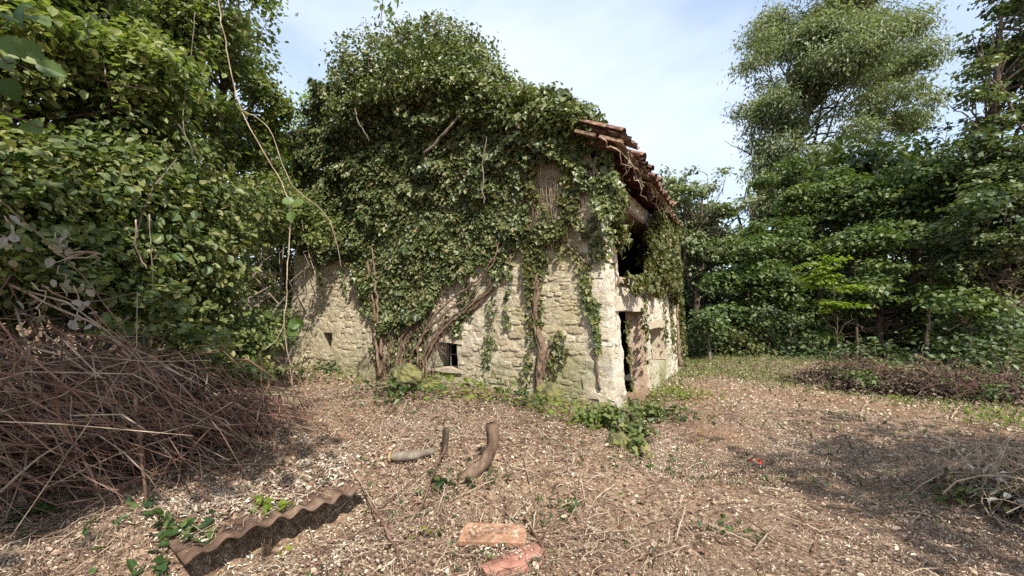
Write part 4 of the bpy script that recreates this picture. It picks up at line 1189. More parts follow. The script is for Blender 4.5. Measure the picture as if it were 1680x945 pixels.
# ================================================================== BRUSH PILES
def pile(name, label, cat, base, centre, radii, ndir, n_obj, n_stuff, L_, rng, mats=('cane', 'canepale'), rad=(.009, .004), floor=True):
    th = thing(name, label, cat, base)
    mbs = MB()
    for i in range(n_obj + n_stuff):
        d = unit(rng.normal(size=3)); c = np.array(centre) + d * np.array(radii) * rng.random() ** .4
        if i < n_obj and c[1] > centre[1] + .1 * radii[1]: c[1] = 2 * centre[1] - c[1]
        dr = unit(np.array(ndir[rng.integers(len(ndir))]) + rng.normal(size=3) * .27)
        l_ = rng.uniform(*L_) * (1 if i < n_obj else .75); n = 7
        a, b = c - dr * l_ / 2, c + dr * l_ / 2
        q = limb(a, b, n, .022, .0, rng); ts = np.linspace(0, 1, n); q += np.outer(np.sin(ts * math.pi), rng.normal(size=3) * l_ * .14 + np.array([0, 0, l_ * .05]))
        if floor: q[:, 2] = np.maximum(q[:, 2], gh(q[:, 0], q[:, 1]) + .015)
        s_ = rng.uniform(.6, 1.5)
        if i < n_obj:
            mb = MB(); mb.tube(q, np.linspace(rad[0] * s_, rad[1] * s_, n), 5)
            if rng.random() < .75:
                for _q in range(rng.integers(1, 4)):
                    k = rng.integers(1, 6); mb.tube(limb(q[k], q[k] + dr * .35 * rng.random() + rng.normal(size=3) * .13, 4, .05, 0, rng), np.linspace(rad[1] * s_, rad[1] * .4, 4), 4)
            mb.build('branch', M[mats[0] if rng.random() < .72 else mats[1]], th, True)
        else:
            mbs.tube(q, np.linspace(rad[0] * s_ * .75, rad[1] * s_ * .75, n), 3, rng.random(), False)
    mbs.build('twigs', M[mats[0]], th)['kind'] = 'stuff'
    return th
prng = np.random.default_rng(60)
c = at(20, 680, 3.45)
bp = pile('brush_pile', 'big pile of cut reddish brown canes and branches on the left bank', 'brush pile', gnd(150, 760), c, (1.5, .85, .33),
     [(.85, .1, -.40), (.9, -.1, -.32), (.8, .2, -.5), (.9, .2, -.05), (.85, .1, -.40), (.9, -.3, -.15), (.9, .3, .15), (.85, .1, -.45), (.3, .1, -.9)], 290, 520, (.8, 2.4), prng, rad=(.0058, .0026))
P, N, rn, D, cc = clumps([(c + np.array([-.1, .5, -.2]), (1.7, .7, .36)), (c + np.array([.6, .3, -.45]), (1.2, .6, .25))], 520, 12, .08, prng, .7, .1, .3, .3, .8)
leaves('dead_foliage', P, N, .05 * (.6 + .9 * prng.random(len(P))), 'simple', M['deadleaf'], bp, rn, None, prng)  # dark leaf filler added to read as shade inside the pile
P, N, rn, D, cc = clumps([(at(250, 500, 4.2), (.5, .35, .2)), (at(120, 455, 3.8), (.5, .3, .16)), (at(330, 560, 4.3), (.4, .3, .18)), (at(20, 430, 3.4), (.3, .3, .15)), (at(400, 610, 4.6), (.4, .3, .15)), (at(200, 540, 3.7), (.4, .25, .1))], 210, 9, .07, prng, .6, .2)
leaves('green_foliage', P, N, .08 * (.6 + .9 * prng.random(len(P))), 'simple', M['bush'], bp, rn, None, prng)
mb = MB()
# second, lower tail of the pile reaching right
c2 = at(330, 680, 4.2)
pile('brush_pile', 'thin tail of twigs and canes sloping down from the big brush pile', 'brush pile', gnd(400, 720), c2, (.95, .7, .22), [(.9, -.1, -.42), (.8, .2, -.3), (.4, 0, -.8)], 120, 420, (.4, 1.3), prng, ('cane', 'canepale'), (.007, .003))
c3 = gnd(1680, 860) + UP * .18
pile('brush_pile', 'tangled heap of pale twigs and leaves in the right foreground corner', 'brush pile', gnd(1680, 880), c3 + np.array([.35, 0, 0]), (.65, .9, .24), [(.7, .5, .35), (.4, -.6, .5), (.9, .1, .1), (.2, .8, .3), (-.5, .3, .6)], 110, 260, (.3, 1.2), prng, ('canepale', 'cane'), (.0055, .0028))
hp = bpy.data.objects[[o.name for o in bpy.data.objects if o.get('label', '').startswith('tangled heap')][0]]
for mat_, n_, nm_ in (('deadleaf', 170, 'dead_foliage'), ('paleleaf', 16, 'pale_foliage'), ('bush', 60, 'green_foliage')):
    P, N, rn, D, cc = clumps([(c3 + np.array([.4, 0, -.05]), (.65, .8, .2)), (c3 + np.array([.05, .3, -.1]), (.35, .5, .12))], n_, 8, .06, prng, .7, .3)
    leaves(nm_, P, N, .05 * (.6 + .9 * prng.random(len(P))), 'simple', M[mat_], hp, rn, None, prng)
for k, (px, py, rx, lab) in enumerate(((1420, 634, 1.1, 'nearer'), (1540, 648, 1.2, 'middle'), (1665, 662, 1.2, 'right'))):
    g_ = gnd(px, py)
    hp = pile('brush_pile', {'nearer': 'low brown brush heap at the left end of the clearing edge', 'middle': 'low brown brush heap in the middle of the clearing edge', 'right': 'low brown brush heap at the right end of the clearing edge'}[lab], 'brush pile',
         g_, g_ + np.array([.3, .7, .12]), (rx, .7, .32), [(.3, .3, .9), (-.4, -.5, .6), (.9, .2, .1), (.8, -.4, .2), (.3, .8, .2), (-.6, .2, .6)], 110, 160, (.2, 1.2), prng, ('canedark', 'cane'), (.010, .004))
    P, N, rn, D, cc = clumps([(g_ + np.array([.3 + prng.normal() * rx * .7, .7 + prng.normal() * .45, .05]), (prng.uniform(.25, .7), .4, prng.uniform(.12, .42))) for _ in range(9)], 330, 11, .09, prng, .7, .2, .6, .4, .6)
    P[:, 2] = np.maximum(P[:, 2], gh(P[:, 0], P[:, 1]) + .02)
    leaves('dead_foliage', P, N, .06 * (.6 + .9 * prng.random(len(P))), 'simple', M['deadleaf'], hp, rn, None, prng)
    P, N, rn, D, cc = clumps([(g_ + np.array([.3 + prng.normal() * rx * .8, .9 + prng.normal() * .4, .16]), (.35, .3, .25)) for _ in range(7)], 130, 9, .08, prng, .7, .2)
    leaves('green_foliage', P, N, .07 * (.6 + .9 * prng.random(len(P))), 'simple', M['maple'], hp, rn, None, prng)

# prominent canes of the left bank
for k, (p, q, Y0_, Y1_, r_, lab, mt) in enumerate([((60, 20 + 610), (160, 800), 3.1, 2.9, .013, 'brown cane standing diagonally at the front of the brush pile', 'cane'),
        ((0, 808), (112, 722), 2.6, 2.9, .008, 'thin grey cane lying low before the brush pile', 'canepale'), ((222, 650), (240, 830), 3.2, 2.95, .014, 'upright brown stem rooted in front of the brush pile', 'cane'),
        ((255, 550), (445, 690), 4.4, 4.0, .012, 'long cane arching over the right side of the brush pile', 'cane'), ((0, 460), (300, 500 + 118), 3.4, 3.9, .012, 'long bleached cane crossing the top of the brush pile', 'canepale'),
        ((0, 600), (130, 612), 2.7, 3.2, .010, 'almost level cane jutting from the left edge of the brush pile', 'cane'), ((112, 425), (165, 417), 3.2, 3.3, .016, 'short thick broken branch among the bramble leaves', 'canepale'),
        ((215, 590), (165, 545), 3.3, 3.3, .007, 'little bleached twig sticking up from the brush pile', 'canepale'), ((245, 350), (250, 500), 4.2, 4.3, .006, 'straight grey stem standing in the brambles', 'canepale'),
        ((60, 560), (0, 640), 2.8, 2.7, .008, 'dark thin cane at the left edge above the brush pile', 'cane')]):
    a, b = at(*p, Y0_), at(*q, Y1_)
    stick('dry_cane', lab, 'cane', [a, (a + b) / 2 + np.array([.0, 0, .04]), b], (r_, r_ * .6), mt, 6, twigs=3, seed=70 + k)

# hanging vines
hv = thing('hanging_vine', 'long bare liana hanging from the treetops to the ground left of the house', 'vine', gnd(480, 640))
def hang(pts, r_, name='stem', mat='canepale', parent=hv, seed=0):
    rng = np.random.default_rng(seed); q = np.array([at(*p) for p in pts]); W = []
    for i in range(len(q) - 1):
        for t in np.linspace(0, 1, 6, endpoint=False):
            a = q[max(i - 1, 0)]; b = q[i]; c = q[i + 1]; d = q[min(i + 2, len(q) - 1)]
            W.append(.5 * ((2 * b) + (-a + c) * t + (2 * a - 5 * b + 4 * c - d) * t * t + (-a + 3 * b - 3 * c + d) * t ** 3))
    W.append(q[-1]); W = np.array(W) + rng.normal(size=(len(W), 3)) * .004
    mb = MB(); mb.tube(W, r_, 6); return mb.build(name, M[mat], parent, True)
hang([(345, -120, 4.6), (360, 10, 4.6), (372, 80, 4.7), (392, 170, 4.8), (430, 245, 4.9), (462, 300, 5.0), (476, 350, 5.0), (472, 430, 5.0), (470, 490, 5.0), (466, 535, 5.0), (474, 590, 5.1), (481, 638, 5.15)], .0065, seed=1)
hang([(168, 85, 4.6), (172, 120, 4.6), (180, 150, 4.7)], .007, seed=6)
hang([(320, 20, 5.2), (312, 110, 5.2), (300, 200, 5.0), (318, 250, 5.0)], .005, seed=7, mat='barkpale')
hang([(225, 360, 4.0), (222, 400, 4.0), (240, 440, 4.1)], .007, seed=8)
hang([(290, 200, 5.0), (330, 260, 5.2), (370, 300, 5.6), (420, 330, 6.0)], .005, seed=9, mat='barkpale')
hang([(0, 330, 3.2), (60, 380, 3.3), (150, 470, 3.5), (240, 600, 3.6)], .006, seed=10, mat='vine')
hang([(467, 530, 5.0), (452, 560, 5.0), (430, 575, 4.9)], .006, seed=2)
hang([(395, 180, 4.8), (440, 210, 4.9), (478, 300, 5.0), (540, 360, 5.2), (560, 440, 5.4)], .005, seed=3)
P = np.array([at(482, 535, 4.95), at(478, 545, 4.95), at(487, 528, 4.97), at(470, 330, 4.95), at(492, 332, 4.95), at(478, 352, 4.95)])
leaf_objs('leaf', P, np.tile([0.1, -1, .3], (6, 1)) + RNG.normal(size=(6, 3)) * .3, .15, 'big', M['bigleaf'], hv)
hs = thing('hanging_sprig', 'leafy sprig dangling into the top of the sky above the ivy', 'sprig', at(630, -60, 5.0))
hang([(634, -80, 5.0), (628, 0, 5.0), (626, 30, 5.0), (625, 62, 5.0)], .005, parent=hs, mat='bark', seed=5)
pp = [(618, 12), (640, 5), (622, 0), (634, 18), (645, 22), (615, 2), (650, 0), (628, 10), (638, -8), (640, 14), (652, 5)]
P = np.array([at(a, b, 5.0) for a, b in pp])
leaf_objs('leaf', P, np.tile([0, -.8, .5], (len(P), 1)) + RNG.normal(size=(len(P), 3)) * .5, .1, 'simple', M['bigleaf'], hs, RNG.normal(size=(len(P), 3)) * .6 + np.array([0, 0, -1]))

# ================================================================== LEFT BANK THICKET
def shrub(name, label, cat, base, blobs, mat, nc, per, spread, leaf, tpl='simple', seed=1, stems=8, nobj=0, objsize=.12, flat=.6, up=.6, droop=.5, shell=.45, objmat='bigleaf', jit=.5, group=None, objY=99, outw=.5):
    rng = np.random.default_rng(seed); th = thing(name, label, cat, base, group)
    P, N, rn, D, cc = clumps(blobs, nc, per, spread, rng, flat, shell, up, outw, jit)
    P[:, 2] = np.maximum(P[:, 2], gh(P[:, 0], P[:, 1]) + .02)
    tip = D * .4 + rng.normal(size=D.shape) * .5 + np.array([.35, -.1, -droop])
    leaves('foliage', P, N, leaf * (.55 + .8 * rng.random(len(P))), tpl, M[mat], th, rn, tip, rng)
    if nobj:
        sc = np.linalg.norm(P - np.array([0, 0, CAMZ]), axis=1) + .6 * rng.random(len(P)); idx = np.argsort(sc)[:max(nobj * 25, 10)]; idx = rng.choice(idx, nobj, replace=False)
        leaf_objs('leaf', P[idx], N[idx], objsize * (.7 + .6 * rng.random(nobj)), 'big', M[objmat], th, tip[idx], rng)
    mb = MB()
    for i in range(stems):
        b = blobs[rng.integers(len(blobs))]; a = np.array(base) + rng.normal(size=3) * np.array([.4, .3, 0]); a[2] = gh(a[0], a[1]) - .05
        mb.tube(limb(a, b[0] + rng.normal(size=3) * np.array(b[1]) * .5, 9, .05, -.05, rng), np.linspace(.022, .006, 9), 5)
    if stems: mb.build('stem', M['barkpale'], th, True)
    return th

tree('hazel_tree', 'leafy hazel leaning over the bank in the top left corner', 'tree', g3(-6.2, 4.6),
     [B(30, 60, 4.4, 130), B(140, 40, 4.9, 120), B(60, 190, 4.4, 110), B(200, 150, 5.2, 110), B(-80, 120, 4.2, 130), B(-90, 300, 4.0, 120), B(120, 260, 4.8, 90), B(90, -90, 4.6, 140), B(-60, -60, 4.2, 150)],
     'bushy', 1700, 19, .13, .095, 'simple', .12, sub=(80, .42), seed=101, flat=.5, limbs=14, droop=.4, shell=.5)
tree('hazel_tree', 'taller yellow-green tree at the right end of the left bank', 'tree', g3(-6.6, 8.6),
     [B(330, 20, 7.0, 80), B(400, 30, 8.6, 58), B(415, -60, 8.6, 66), B(300, 110, 7.0, 90), B(385, 110, 8.8, 58), B(415, 185, 9.4, 55), B(335, 210, 7.6, 80), B(448, 250, 9.8, 44), B(400, 290, 9.0, 62), B(250, 40, 6.8, 90), B(270, -60, 6.8, 110), B(435, 130, 9.2, 24), B(435, 60, 9.0, 20), B(460, 300, 10.2, 34)],
     'bushy', 1900, 18, .13, .095, 'simple', .13, sub=(95, .42), seed=102, flat=.5, limbs=14, droop=.4, shell=.5)
shrub('bramble', 'dense dark bramble thicket behind the brush pile on the left bank', 'shrub', g3(-4.3, 4.2),
      [B(60, 330, 4.0, 110), B(180, 330, 4.6, 110), B(280, 330, 5.4, 90), B(60, 440, 3.8, 80), B(190, 440, 4.4, 80), B(300, 430, 5.2, 75), B(-60, 400, 3.6, 120), B(360, 350, 6.0, 70), B(230, 250, 5.2, 90), B(5, 460, 4.4, 62), B(80, 470, 4.8, 55), B(-40, 520, 4.2, 60), B(150, 490, 4.8, 45)],
      'bush', 1500, 18, .13, .09, 'simple', 103, 26, 290, .12)
shrub('bramble', 'bramble bush filling the gap between brush pile and house', 'shrub', g3(-4.9, 7.2),
      [B(362, 430, 6.6, 56), B(432, 380, 8.5, 32), B(340, 500, 5.8, 60), B(400, 545, 6.6, 50), B(450, 540, 7.2, 38), B(330, 560, 5.4, 45), B(400, 570, 6.2, 40), B(290, 510, 5.2, 50), B(440, 330, 8.0, 45), B(455, 430, 10.9, 36), B(462, 380, 11.2, 30), B(440, 470, 10.6, 34), B(476, 480, 11.6, 24), B(470, 440, 11.6, 26), B(466, 340, 11.5, 26)],
      'bush', 1500, 13, .11, .08, 'simple', 104, 20, 180, .12)
shrub('elder_bush', 'bright sunlit foliage beside the left edge of the ivy', 'shrub', g3(-7.2, 11.5),
      [B(515, 190, 11.5, 30), B(505, 240, 11.5, 35), B(480, 290, 11.0, 38), B(525, 160, 11.6, 20), B(470, 250, 11.5, 40), B(450, 310, 10.5, 40)], 'bright', 420, 14, .16, .10, 'simple', 105, 8, 0)
shrub('hedge_vine', 'tangle of trailing leaves over the left edge of the ivied gable', 'shrub', g3(-5.6, 9.6),
      [B(500, 340, 9.2, 26), B(535, 365, 8.9, 20), B(480, 370, 9.4, 18), B(465, 320, 9.4, 30), B(520, 392, 8.8, 14)], 'bushy', 200, 13, .09, .075, 'simple', 106, 4, 0)
# overhanging hazel branch in front (top left, close to the camera)
ob = thing('overhanging_branch', 'broad-leaved twig hanging over the left edge of the view', 'branch', at(-60, 60, 2.6))
mb = MB()
for (a, b) in (((-60, 60), (60, 120)), ((-60, 60), (20, 30)), ((-40, 160), (70, 210)), ((-60, 60), (-40, 160))):
    mb.tube(limb(at(*a, 2.6), at(*b, 2.8), 8, .04, .03), np.linspace(.01, .004, 8), 5)
mb.build('stem', M['bark'], ob, True)
pp = [(10, 30), (35, 20), (15, 70), (40, 75), (15, 140), (5, 40), (60, 30), (30, 5), (75, 110), (20, 190), (50, 205), (5, 100)]
P = np.array([at(a, b, 2.6 + .2 * RNG.random()) for a, b in pp])
leaf_objs('leaf', P, np.tile([.2, -.7, .5], (len(P), 1)) + RNG.normal(size=(len(P), 3)) * .4, .15, 'big', M['bigleaf'], ob, RNG.normal(size=(len(P), 3)) * .5 + np.array([.6, 0, -.5]))
for (px, py, Yd, n, lab) in ((15, 385, 2.9, 8, 'shrivelled whitish leaves on a twig at the left edge'), (100, 410, 3.2, 10, 'cluster of bleached dry leaves hanging among the brambles'), (130, 500, 3.1, 16, 'pale dry seed-head cluster hanging over the brush pile'),
                             (340, 580, 4.6, 14, 'pale dry leaf cluster at the right end of the brush pile'), (60, 495, 3.0, 5, 'two curled grey dry leaves above the brush pile'), (105, 465, 3.2, 4, 'small hanging dry leaf between the pale clusters'), (425, 695, 4.2, 8, 'bleached leaf cluster low on the tail of the pile')):
    c = at(px, py, Yd); th = thing('dry_leaf_cluster', lab, 'dry leaves', c)
    mb = MB(); mb.tube(limb(c + np.array([-.1, .05, .14]), c + np.array([.03, 0, -.1]), 7, .08), np.linspace(.005, .003, 7), 5); mb.build('twig', M['canepale'], th)
    P = c + RNG.normal(size=(n, 3)) * np.array([.04, .04, .075]); leaf_objs('leaf', P, RNG.normal(size=(n, 3)), .055 + .04 * RNG.random(n), 'simple', M['paleleaf'] if 'x' in lab[:0] else M['paleleaf'], th, RNG.normal(size=(n, 3)) * .4 + np.array([0, 0, -1]))

# small ground plants
def plant(label, px, py, r_, n, mat='groundgreen', size=.05, seed=0, h=.07, name='ground_plant', tpl='simple'):
    rng = np.random.default_rng(seed); g_ = gnd(px, py); th = thing(name, label, 'plant', g_)
    if r_ > .2: n = int(n * 1.5); h = .22; size *= 1.15
    P = g_ + rng.normal(size=(n, 3)) * np.array([r_ * 1.3, r_ * .8, 0]); P[:, 2] = surf(P[:, 0], P[:, 1]) + h * rng.random(n) + .015
    leaves('foliage', P, UP + rng.normal(size=P.shape) * .45, size * (.6 + .8 * rng.random(n)), tpl, M[mat], th, None, None, rng)
    mb = MB()
    for i in range(5): mb.tube(limb(g_ - UP * .02, P[i], 4, .05, 0, rng), .0035, 4)
    mb.build('stem', M['vine'], th)
    return th
for k, a in enumerate([('tuft of small leaves at the left edge below the brush pile', 15, 775, .10, 22, 'groundgreen', .08), ('ivy seedling leaves left of the corrugated sheet', 205, 860, .09, 26, 'groundgreen', .07), ('dark ivy sprig in the bottom left litter', 265, 920, .10, 30, 'groundgreen', .075),
        ('dark leafy sprig under the corner of the corrugated sheet', 312, 915, .07, 30, 'groundgreen', .07), ('small sprig with one yellow leaf below the sheet', 437, 915, .06, 26, 'bright', .06), ('single broad leaf plant in the far left litter', 45, 860, .05, 8, 'groundgreen', .14),
        ('tiny green sprout above the flat brick', 700, 885, .05, 16, 'bright', .04), ('patch of green leaves around the hooked stump', 790, 790, .10, 40, 'groundgreen', .06), ('dark green leaf sprig left of the hooked stump', 717, 803, .05, 16, 'groundgreen', .09),
        ('small green patch in the litter left of the clearing', 935, 835, .09, 30, 'groundgreen', .05), ('low green sprig on the chips of the clearing', 1200, 880, .10, 30, 'groundgreen', .045), ('green weeds by the mossy boulder', 650, 655, .22, 120, 'groundgreen', .06),
        ('weeds at the foot of the wall below the barred window', 760, 650, .30, 190, 'bright', .05), ('weeds left of the ivy stem foot', 850, 665, .22, 120, 'groundgreen', .055), ('weeds along the wall between ivy stem and corner', 925, 690, .25, 150, 'bright', .05),
        ('green weeds at the side wall near the corner', 1090, 690, .25, 150, 'groundgreen', .06), ('sunny weeds at the middle of the side wall foot', 1115, 655, .30, 170, 'bright', .05), ('shady weeds by the house foot below the dark hole', 560, 610, .3, 150, 'groundgreen', .07),
        ('weeds under the bramble bush at the wall end', 485, 620, .3, 130, 'groundgreen', .07), ('green shoots at the brush edge on the right', 1475, 655, .12, 26, 'bright', .09), ('pale green shoots at the right edge of the clearing', 1650, 700, .25, 70, 'bright', .06),
        ('green leafy sprigs before the right foreground heap', 1590, 830, .15, 50, 'bright', .05), ('seedlings at the front of the big brush pile', 245, 775, .09, 18, 'bright', .07), ('green clump in the brushwood near the hanging vine', 430, 655, .2, 90, 'groundgreen', .06)]):
    plant(*a, seed=200 + k)

# ================================================================== RIGHT WOOD
tree('pale_tree', 'tall pale olive tree with airy crown rising above the wood', 'tree', g3(11.5, 25.0),
     [B(a[0], a[1], a[2], a[3] * .92) for a in [(1290, 55, 25, 62), (1250, 95, 24, 45), (1375, 25, 25, 75), (1345, 110, 24, 85), (1440, 85, 25, 72), (1505, 110, 25, 40), (1490, 180, 25, 52), (1265, 205, 24.5, 50, 1.1), (1340, 215, 24, 62), (1420, 170, 24, 60), (1330, 290, 23.5, 60),
      (1440, 235, 25, 42), (1250, 165, 24.8, 32), (1280, 265, 24, 42), (1230, 60, 25, 28), (1400, -50, 25, 80), (1250, 300, 24, 38), (1295, 335, 24, 40), (1235, 345, 24, 28), (1375, 320, 24, 50)]],
     'willow', 3100, 38, .38, .25, 'narrow', .32, seed=301, flat=.62, limbs=20, droop=.8, shell=.62, sub=(150, .44), up=.5, lean=at(1370, 90, 25), fork=.3)
tree('dark_tree', 'dark layered tree at the upper right edge of the view', 'tree', g3(15.0, 13.5),
     [B(1660, 60, 13, 70), B(1620, 140, 12.8, 60), B(1690, 170, 13, 80), B(1585, 205, 12.8, 42), B(1650, 250, 12.6, 72), B(1730, 60, 13, 90), B(1590, 130, 12.8, 28), B(1620, 60, 13, 32), B(1600, 290, 12.6, 60), B(1710, 300, 12.6, 90), B(1700, -60, 13, 100)],
     'mapleb', 1300, 18, .17, .15, 'diamond', .2, sub=(80, .38), seed=302, flat=.28, limbs=16, droop=.3, up=.9, shell=.4, jit=.4)
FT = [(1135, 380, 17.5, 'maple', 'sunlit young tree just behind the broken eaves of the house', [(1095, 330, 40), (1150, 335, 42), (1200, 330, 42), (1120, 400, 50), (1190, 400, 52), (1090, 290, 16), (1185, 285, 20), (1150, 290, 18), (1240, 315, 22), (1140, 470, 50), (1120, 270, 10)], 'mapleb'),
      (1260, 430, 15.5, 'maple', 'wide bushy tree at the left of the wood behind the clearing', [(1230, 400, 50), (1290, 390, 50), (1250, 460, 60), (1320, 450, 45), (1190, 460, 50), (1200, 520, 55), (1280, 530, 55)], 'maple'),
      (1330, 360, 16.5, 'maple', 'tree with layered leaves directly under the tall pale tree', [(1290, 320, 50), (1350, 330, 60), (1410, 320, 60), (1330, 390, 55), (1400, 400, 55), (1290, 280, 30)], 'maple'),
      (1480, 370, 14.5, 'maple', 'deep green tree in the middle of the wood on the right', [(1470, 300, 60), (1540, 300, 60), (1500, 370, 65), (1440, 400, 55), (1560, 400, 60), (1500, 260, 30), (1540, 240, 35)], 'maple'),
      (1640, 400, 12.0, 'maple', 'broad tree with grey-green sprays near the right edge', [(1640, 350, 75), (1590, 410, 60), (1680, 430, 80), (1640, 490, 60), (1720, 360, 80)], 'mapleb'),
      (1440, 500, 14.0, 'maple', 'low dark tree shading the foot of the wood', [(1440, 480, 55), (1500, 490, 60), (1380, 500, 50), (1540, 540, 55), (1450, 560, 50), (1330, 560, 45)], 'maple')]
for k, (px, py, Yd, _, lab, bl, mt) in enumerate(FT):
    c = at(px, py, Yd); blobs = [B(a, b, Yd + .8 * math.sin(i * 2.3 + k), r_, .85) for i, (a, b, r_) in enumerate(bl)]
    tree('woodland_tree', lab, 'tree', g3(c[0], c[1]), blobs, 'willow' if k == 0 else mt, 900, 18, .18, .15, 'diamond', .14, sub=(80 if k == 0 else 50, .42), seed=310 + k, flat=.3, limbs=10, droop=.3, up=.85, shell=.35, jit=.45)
# trunks standing in the dark
for k, (px, Yd, r_, lab) in enumerate(((1165, 13.2, .05, 'short pale post-like trunk at the edge of the wood'), (1590, 10.3, .07, 'reddish brown tree trunk in the shade on the right'), (1520, 12.6, .06, 'thin dark trunk left of the reddish one'),
                                  (1408, 13.6, .05, 'slim trunk behind the bright sapling'), (1300, 14.8, .07, 'dark slim trunk deep in the wood'), (1250, 14.6, .05, 'leaning thin trunk in the dark gap of the wood'))):
    c = at(px, 590, Yd); g_ = g3(c[0], c[1]); blobs = [(g_ + np.array([.2 * k % .5, .1, (1.2 if k == 0 else 1.5 if k == 1 else 3.6)]), (.5 if k == 0 else .9, .5, .4))]
    tree('slender_tree', lab, 'tree', g_, blobs, 'maple', 60, 12, .15, .13, 'diamond', r_, 'barkpale' if k == 0 else 'bark', seed=330 + k, limbs=3)
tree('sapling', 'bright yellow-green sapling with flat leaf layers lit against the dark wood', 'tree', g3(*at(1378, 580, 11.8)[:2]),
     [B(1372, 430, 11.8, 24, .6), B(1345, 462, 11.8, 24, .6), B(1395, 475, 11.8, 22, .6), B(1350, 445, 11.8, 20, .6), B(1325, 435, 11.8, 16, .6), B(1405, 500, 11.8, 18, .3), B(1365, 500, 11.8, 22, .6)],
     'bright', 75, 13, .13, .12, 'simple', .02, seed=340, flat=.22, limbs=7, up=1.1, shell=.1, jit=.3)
# undergrowth in front of the wood
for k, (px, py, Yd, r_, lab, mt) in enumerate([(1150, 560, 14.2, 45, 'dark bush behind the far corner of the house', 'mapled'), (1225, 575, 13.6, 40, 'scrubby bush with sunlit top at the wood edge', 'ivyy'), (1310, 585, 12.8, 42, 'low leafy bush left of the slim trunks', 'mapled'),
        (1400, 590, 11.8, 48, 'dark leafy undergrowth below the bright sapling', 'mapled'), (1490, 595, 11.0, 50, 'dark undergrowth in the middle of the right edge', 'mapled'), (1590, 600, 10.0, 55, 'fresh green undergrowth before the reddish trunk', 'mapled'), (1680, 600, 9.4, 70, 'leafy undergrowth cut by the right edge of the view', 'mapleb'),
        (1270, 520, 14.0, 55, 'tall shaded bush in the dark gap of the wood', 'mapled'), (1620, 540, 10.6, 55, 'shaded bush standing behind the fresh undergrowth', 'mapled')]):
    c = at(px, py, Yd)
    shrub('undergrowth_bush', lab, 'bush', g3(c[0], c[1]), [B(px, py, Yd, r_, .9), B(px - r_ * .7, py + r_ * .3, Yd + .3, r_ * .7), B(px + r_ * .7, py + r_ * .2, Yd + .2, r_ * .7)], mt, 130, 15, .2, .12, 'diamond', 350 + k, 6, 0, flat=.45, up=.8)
# wood beyond
wrng = np.random.default_rng(400)
bl = []
for i in range(60):
    px = 1075 + i * 13; bl.append(B(px, wrng.uniform(380, 590), wrng.uniform(19, 24), wrng.uniform(55, 85)))
for i in range(26): bl.append(B(wrng.uniform(1380, 1800), wrng.uniform(270, 400), wrng.uniform(19, 22), 60))
P, N, rn, D, cc = clumps(bl, 5200, 13, .42, wrng, .4, .2, .8)
leaves('far_woods', P, N, .30 * (.6 + .8 * wrng.random(len(P))), 'diamond', M['mapled'], None, rn, None, wrng)
bl = []
for i in range(46): bl.append(((wrng.uniform(-17, -6.6), wrng.uniform(3, 16), wrng.uniform(1.5, 6.5)), (1.5, 1.5, 1.3)))
P, N, rn, D, cc = clumps(bl, 4200, 12, .25, wrng, .5, .2, .7)
# keep the hill growth clear of the house and the sky gap beside it
q = P[:, 1] * cp + (P[:, 2] - CAMZ) * sp; pxx = CX + F * P[:, 0] / q
k = (P[:, 0] < -6.0 - .25 * np.maximum(P[:, 1] - 6, 0)) & (P[:, 2] > gh(P[:, 0], P[:, 1]))
leaves('hillside_growth', P[k], N[k], .15 * (.6 + .8 * wrng.random(int(k.sum()))), 'simple', M['bush'], None, rn[k], None, wrng)
# trees standing beside and behind the viewpoint that shade the edges of the clearing
def shade_tree(label, base, z, r_, nc, seed):
    b = np.array(base); bl = [(b + np.array([dx, dy, z + dz]), (r_, r_, r_ * .6)) for dx, dy, dz in ((0, 0, 0), (r_ * .8, .3, .3), (-r_ * .7, .4, .2), (.2, -r_ * .8, .4), (0, .4, r_ * .7))]
    tree('maple_tree', label, 'tree', g3(*b[:2]), bl, 'maple', nc, 14, .22, .17, 'diamond', .16, seed=seed, flat=.4, limbs=8, up=.8)
shade_tree('maple standing right of the viewpoint that shades the clearing edge', (7.1, -1.0, 0), 5.2, 1.75, 430, 501)
shade_tree('maple standing left of the viewpoint that shades the brush pile', (-2.2, -1.6, 0), 6.2, 1.25, 460, 502)

# ================================================================== LITTER
lr = np.random.default_rng(600)
def scatter(n, r0, r1, a0=-54, a1=54):
    a = np.radians(lr.uniform(a0, a1, n)); r_ = np.sqrt(lr.uniform(r0 ** 2, r1 ** 2, n))
    x, y = r_ * np.sin(a), r_ * np.cos(a)
    d = np.stack([x, y], 1) - P0[:2]; s_ = d @ FD[:2]; t_ = d @ SD[:2]
    k = ~((s_ > -.02) & (s_ < FL) & (t_ > -.02) & (t_ < SL))
    k &= ~((t_ > SL * .0) & (s_ > 0) )
    return x[k], y[k]
def litter(name, n, r0, r1, size, tpl, mat, tilt=.45, h=.02, mask=None, pw=1.0, raised=0.0):
    x, y = scatter(n, r0, r1)
    if mask is not None:
        k = mask(x, y) > lr.random(len(x)); x, y = x[k], y[k]
    u_ = (x - LA[0]) * LDIR[0] + (y - LA[1]) * LDIR[1]; d_ = (x - LA[0]) * LN[0] + (y - LA[1]) * LN[1]
    k = ~((u_ > -.02) & (u_ < LLEN + .02) & (d_ > -.2) & (d_ < .22) & (lr.random(len(x)) < .85)); x, y = x[k], y[k]
    z = surf(x, y) + h * lr.random(len(x)) + .003 + raised
    P = np.stack([x, y, z], 1); N = UP + lr.normal(size=P.shape) * tilt
    rn = np.clip(lr.random(len(x)) ** pw * .75 + .35 * (fbm(x * 1.3, y * 1.3, 17) - .35), 0, 1)
    s_ = size[0] + (size[1] - size[0]) * lr.random(len(x)) ** 2
    return leaves(name, P, N, s_, tpl, M[mat], None, rn, None, lr)
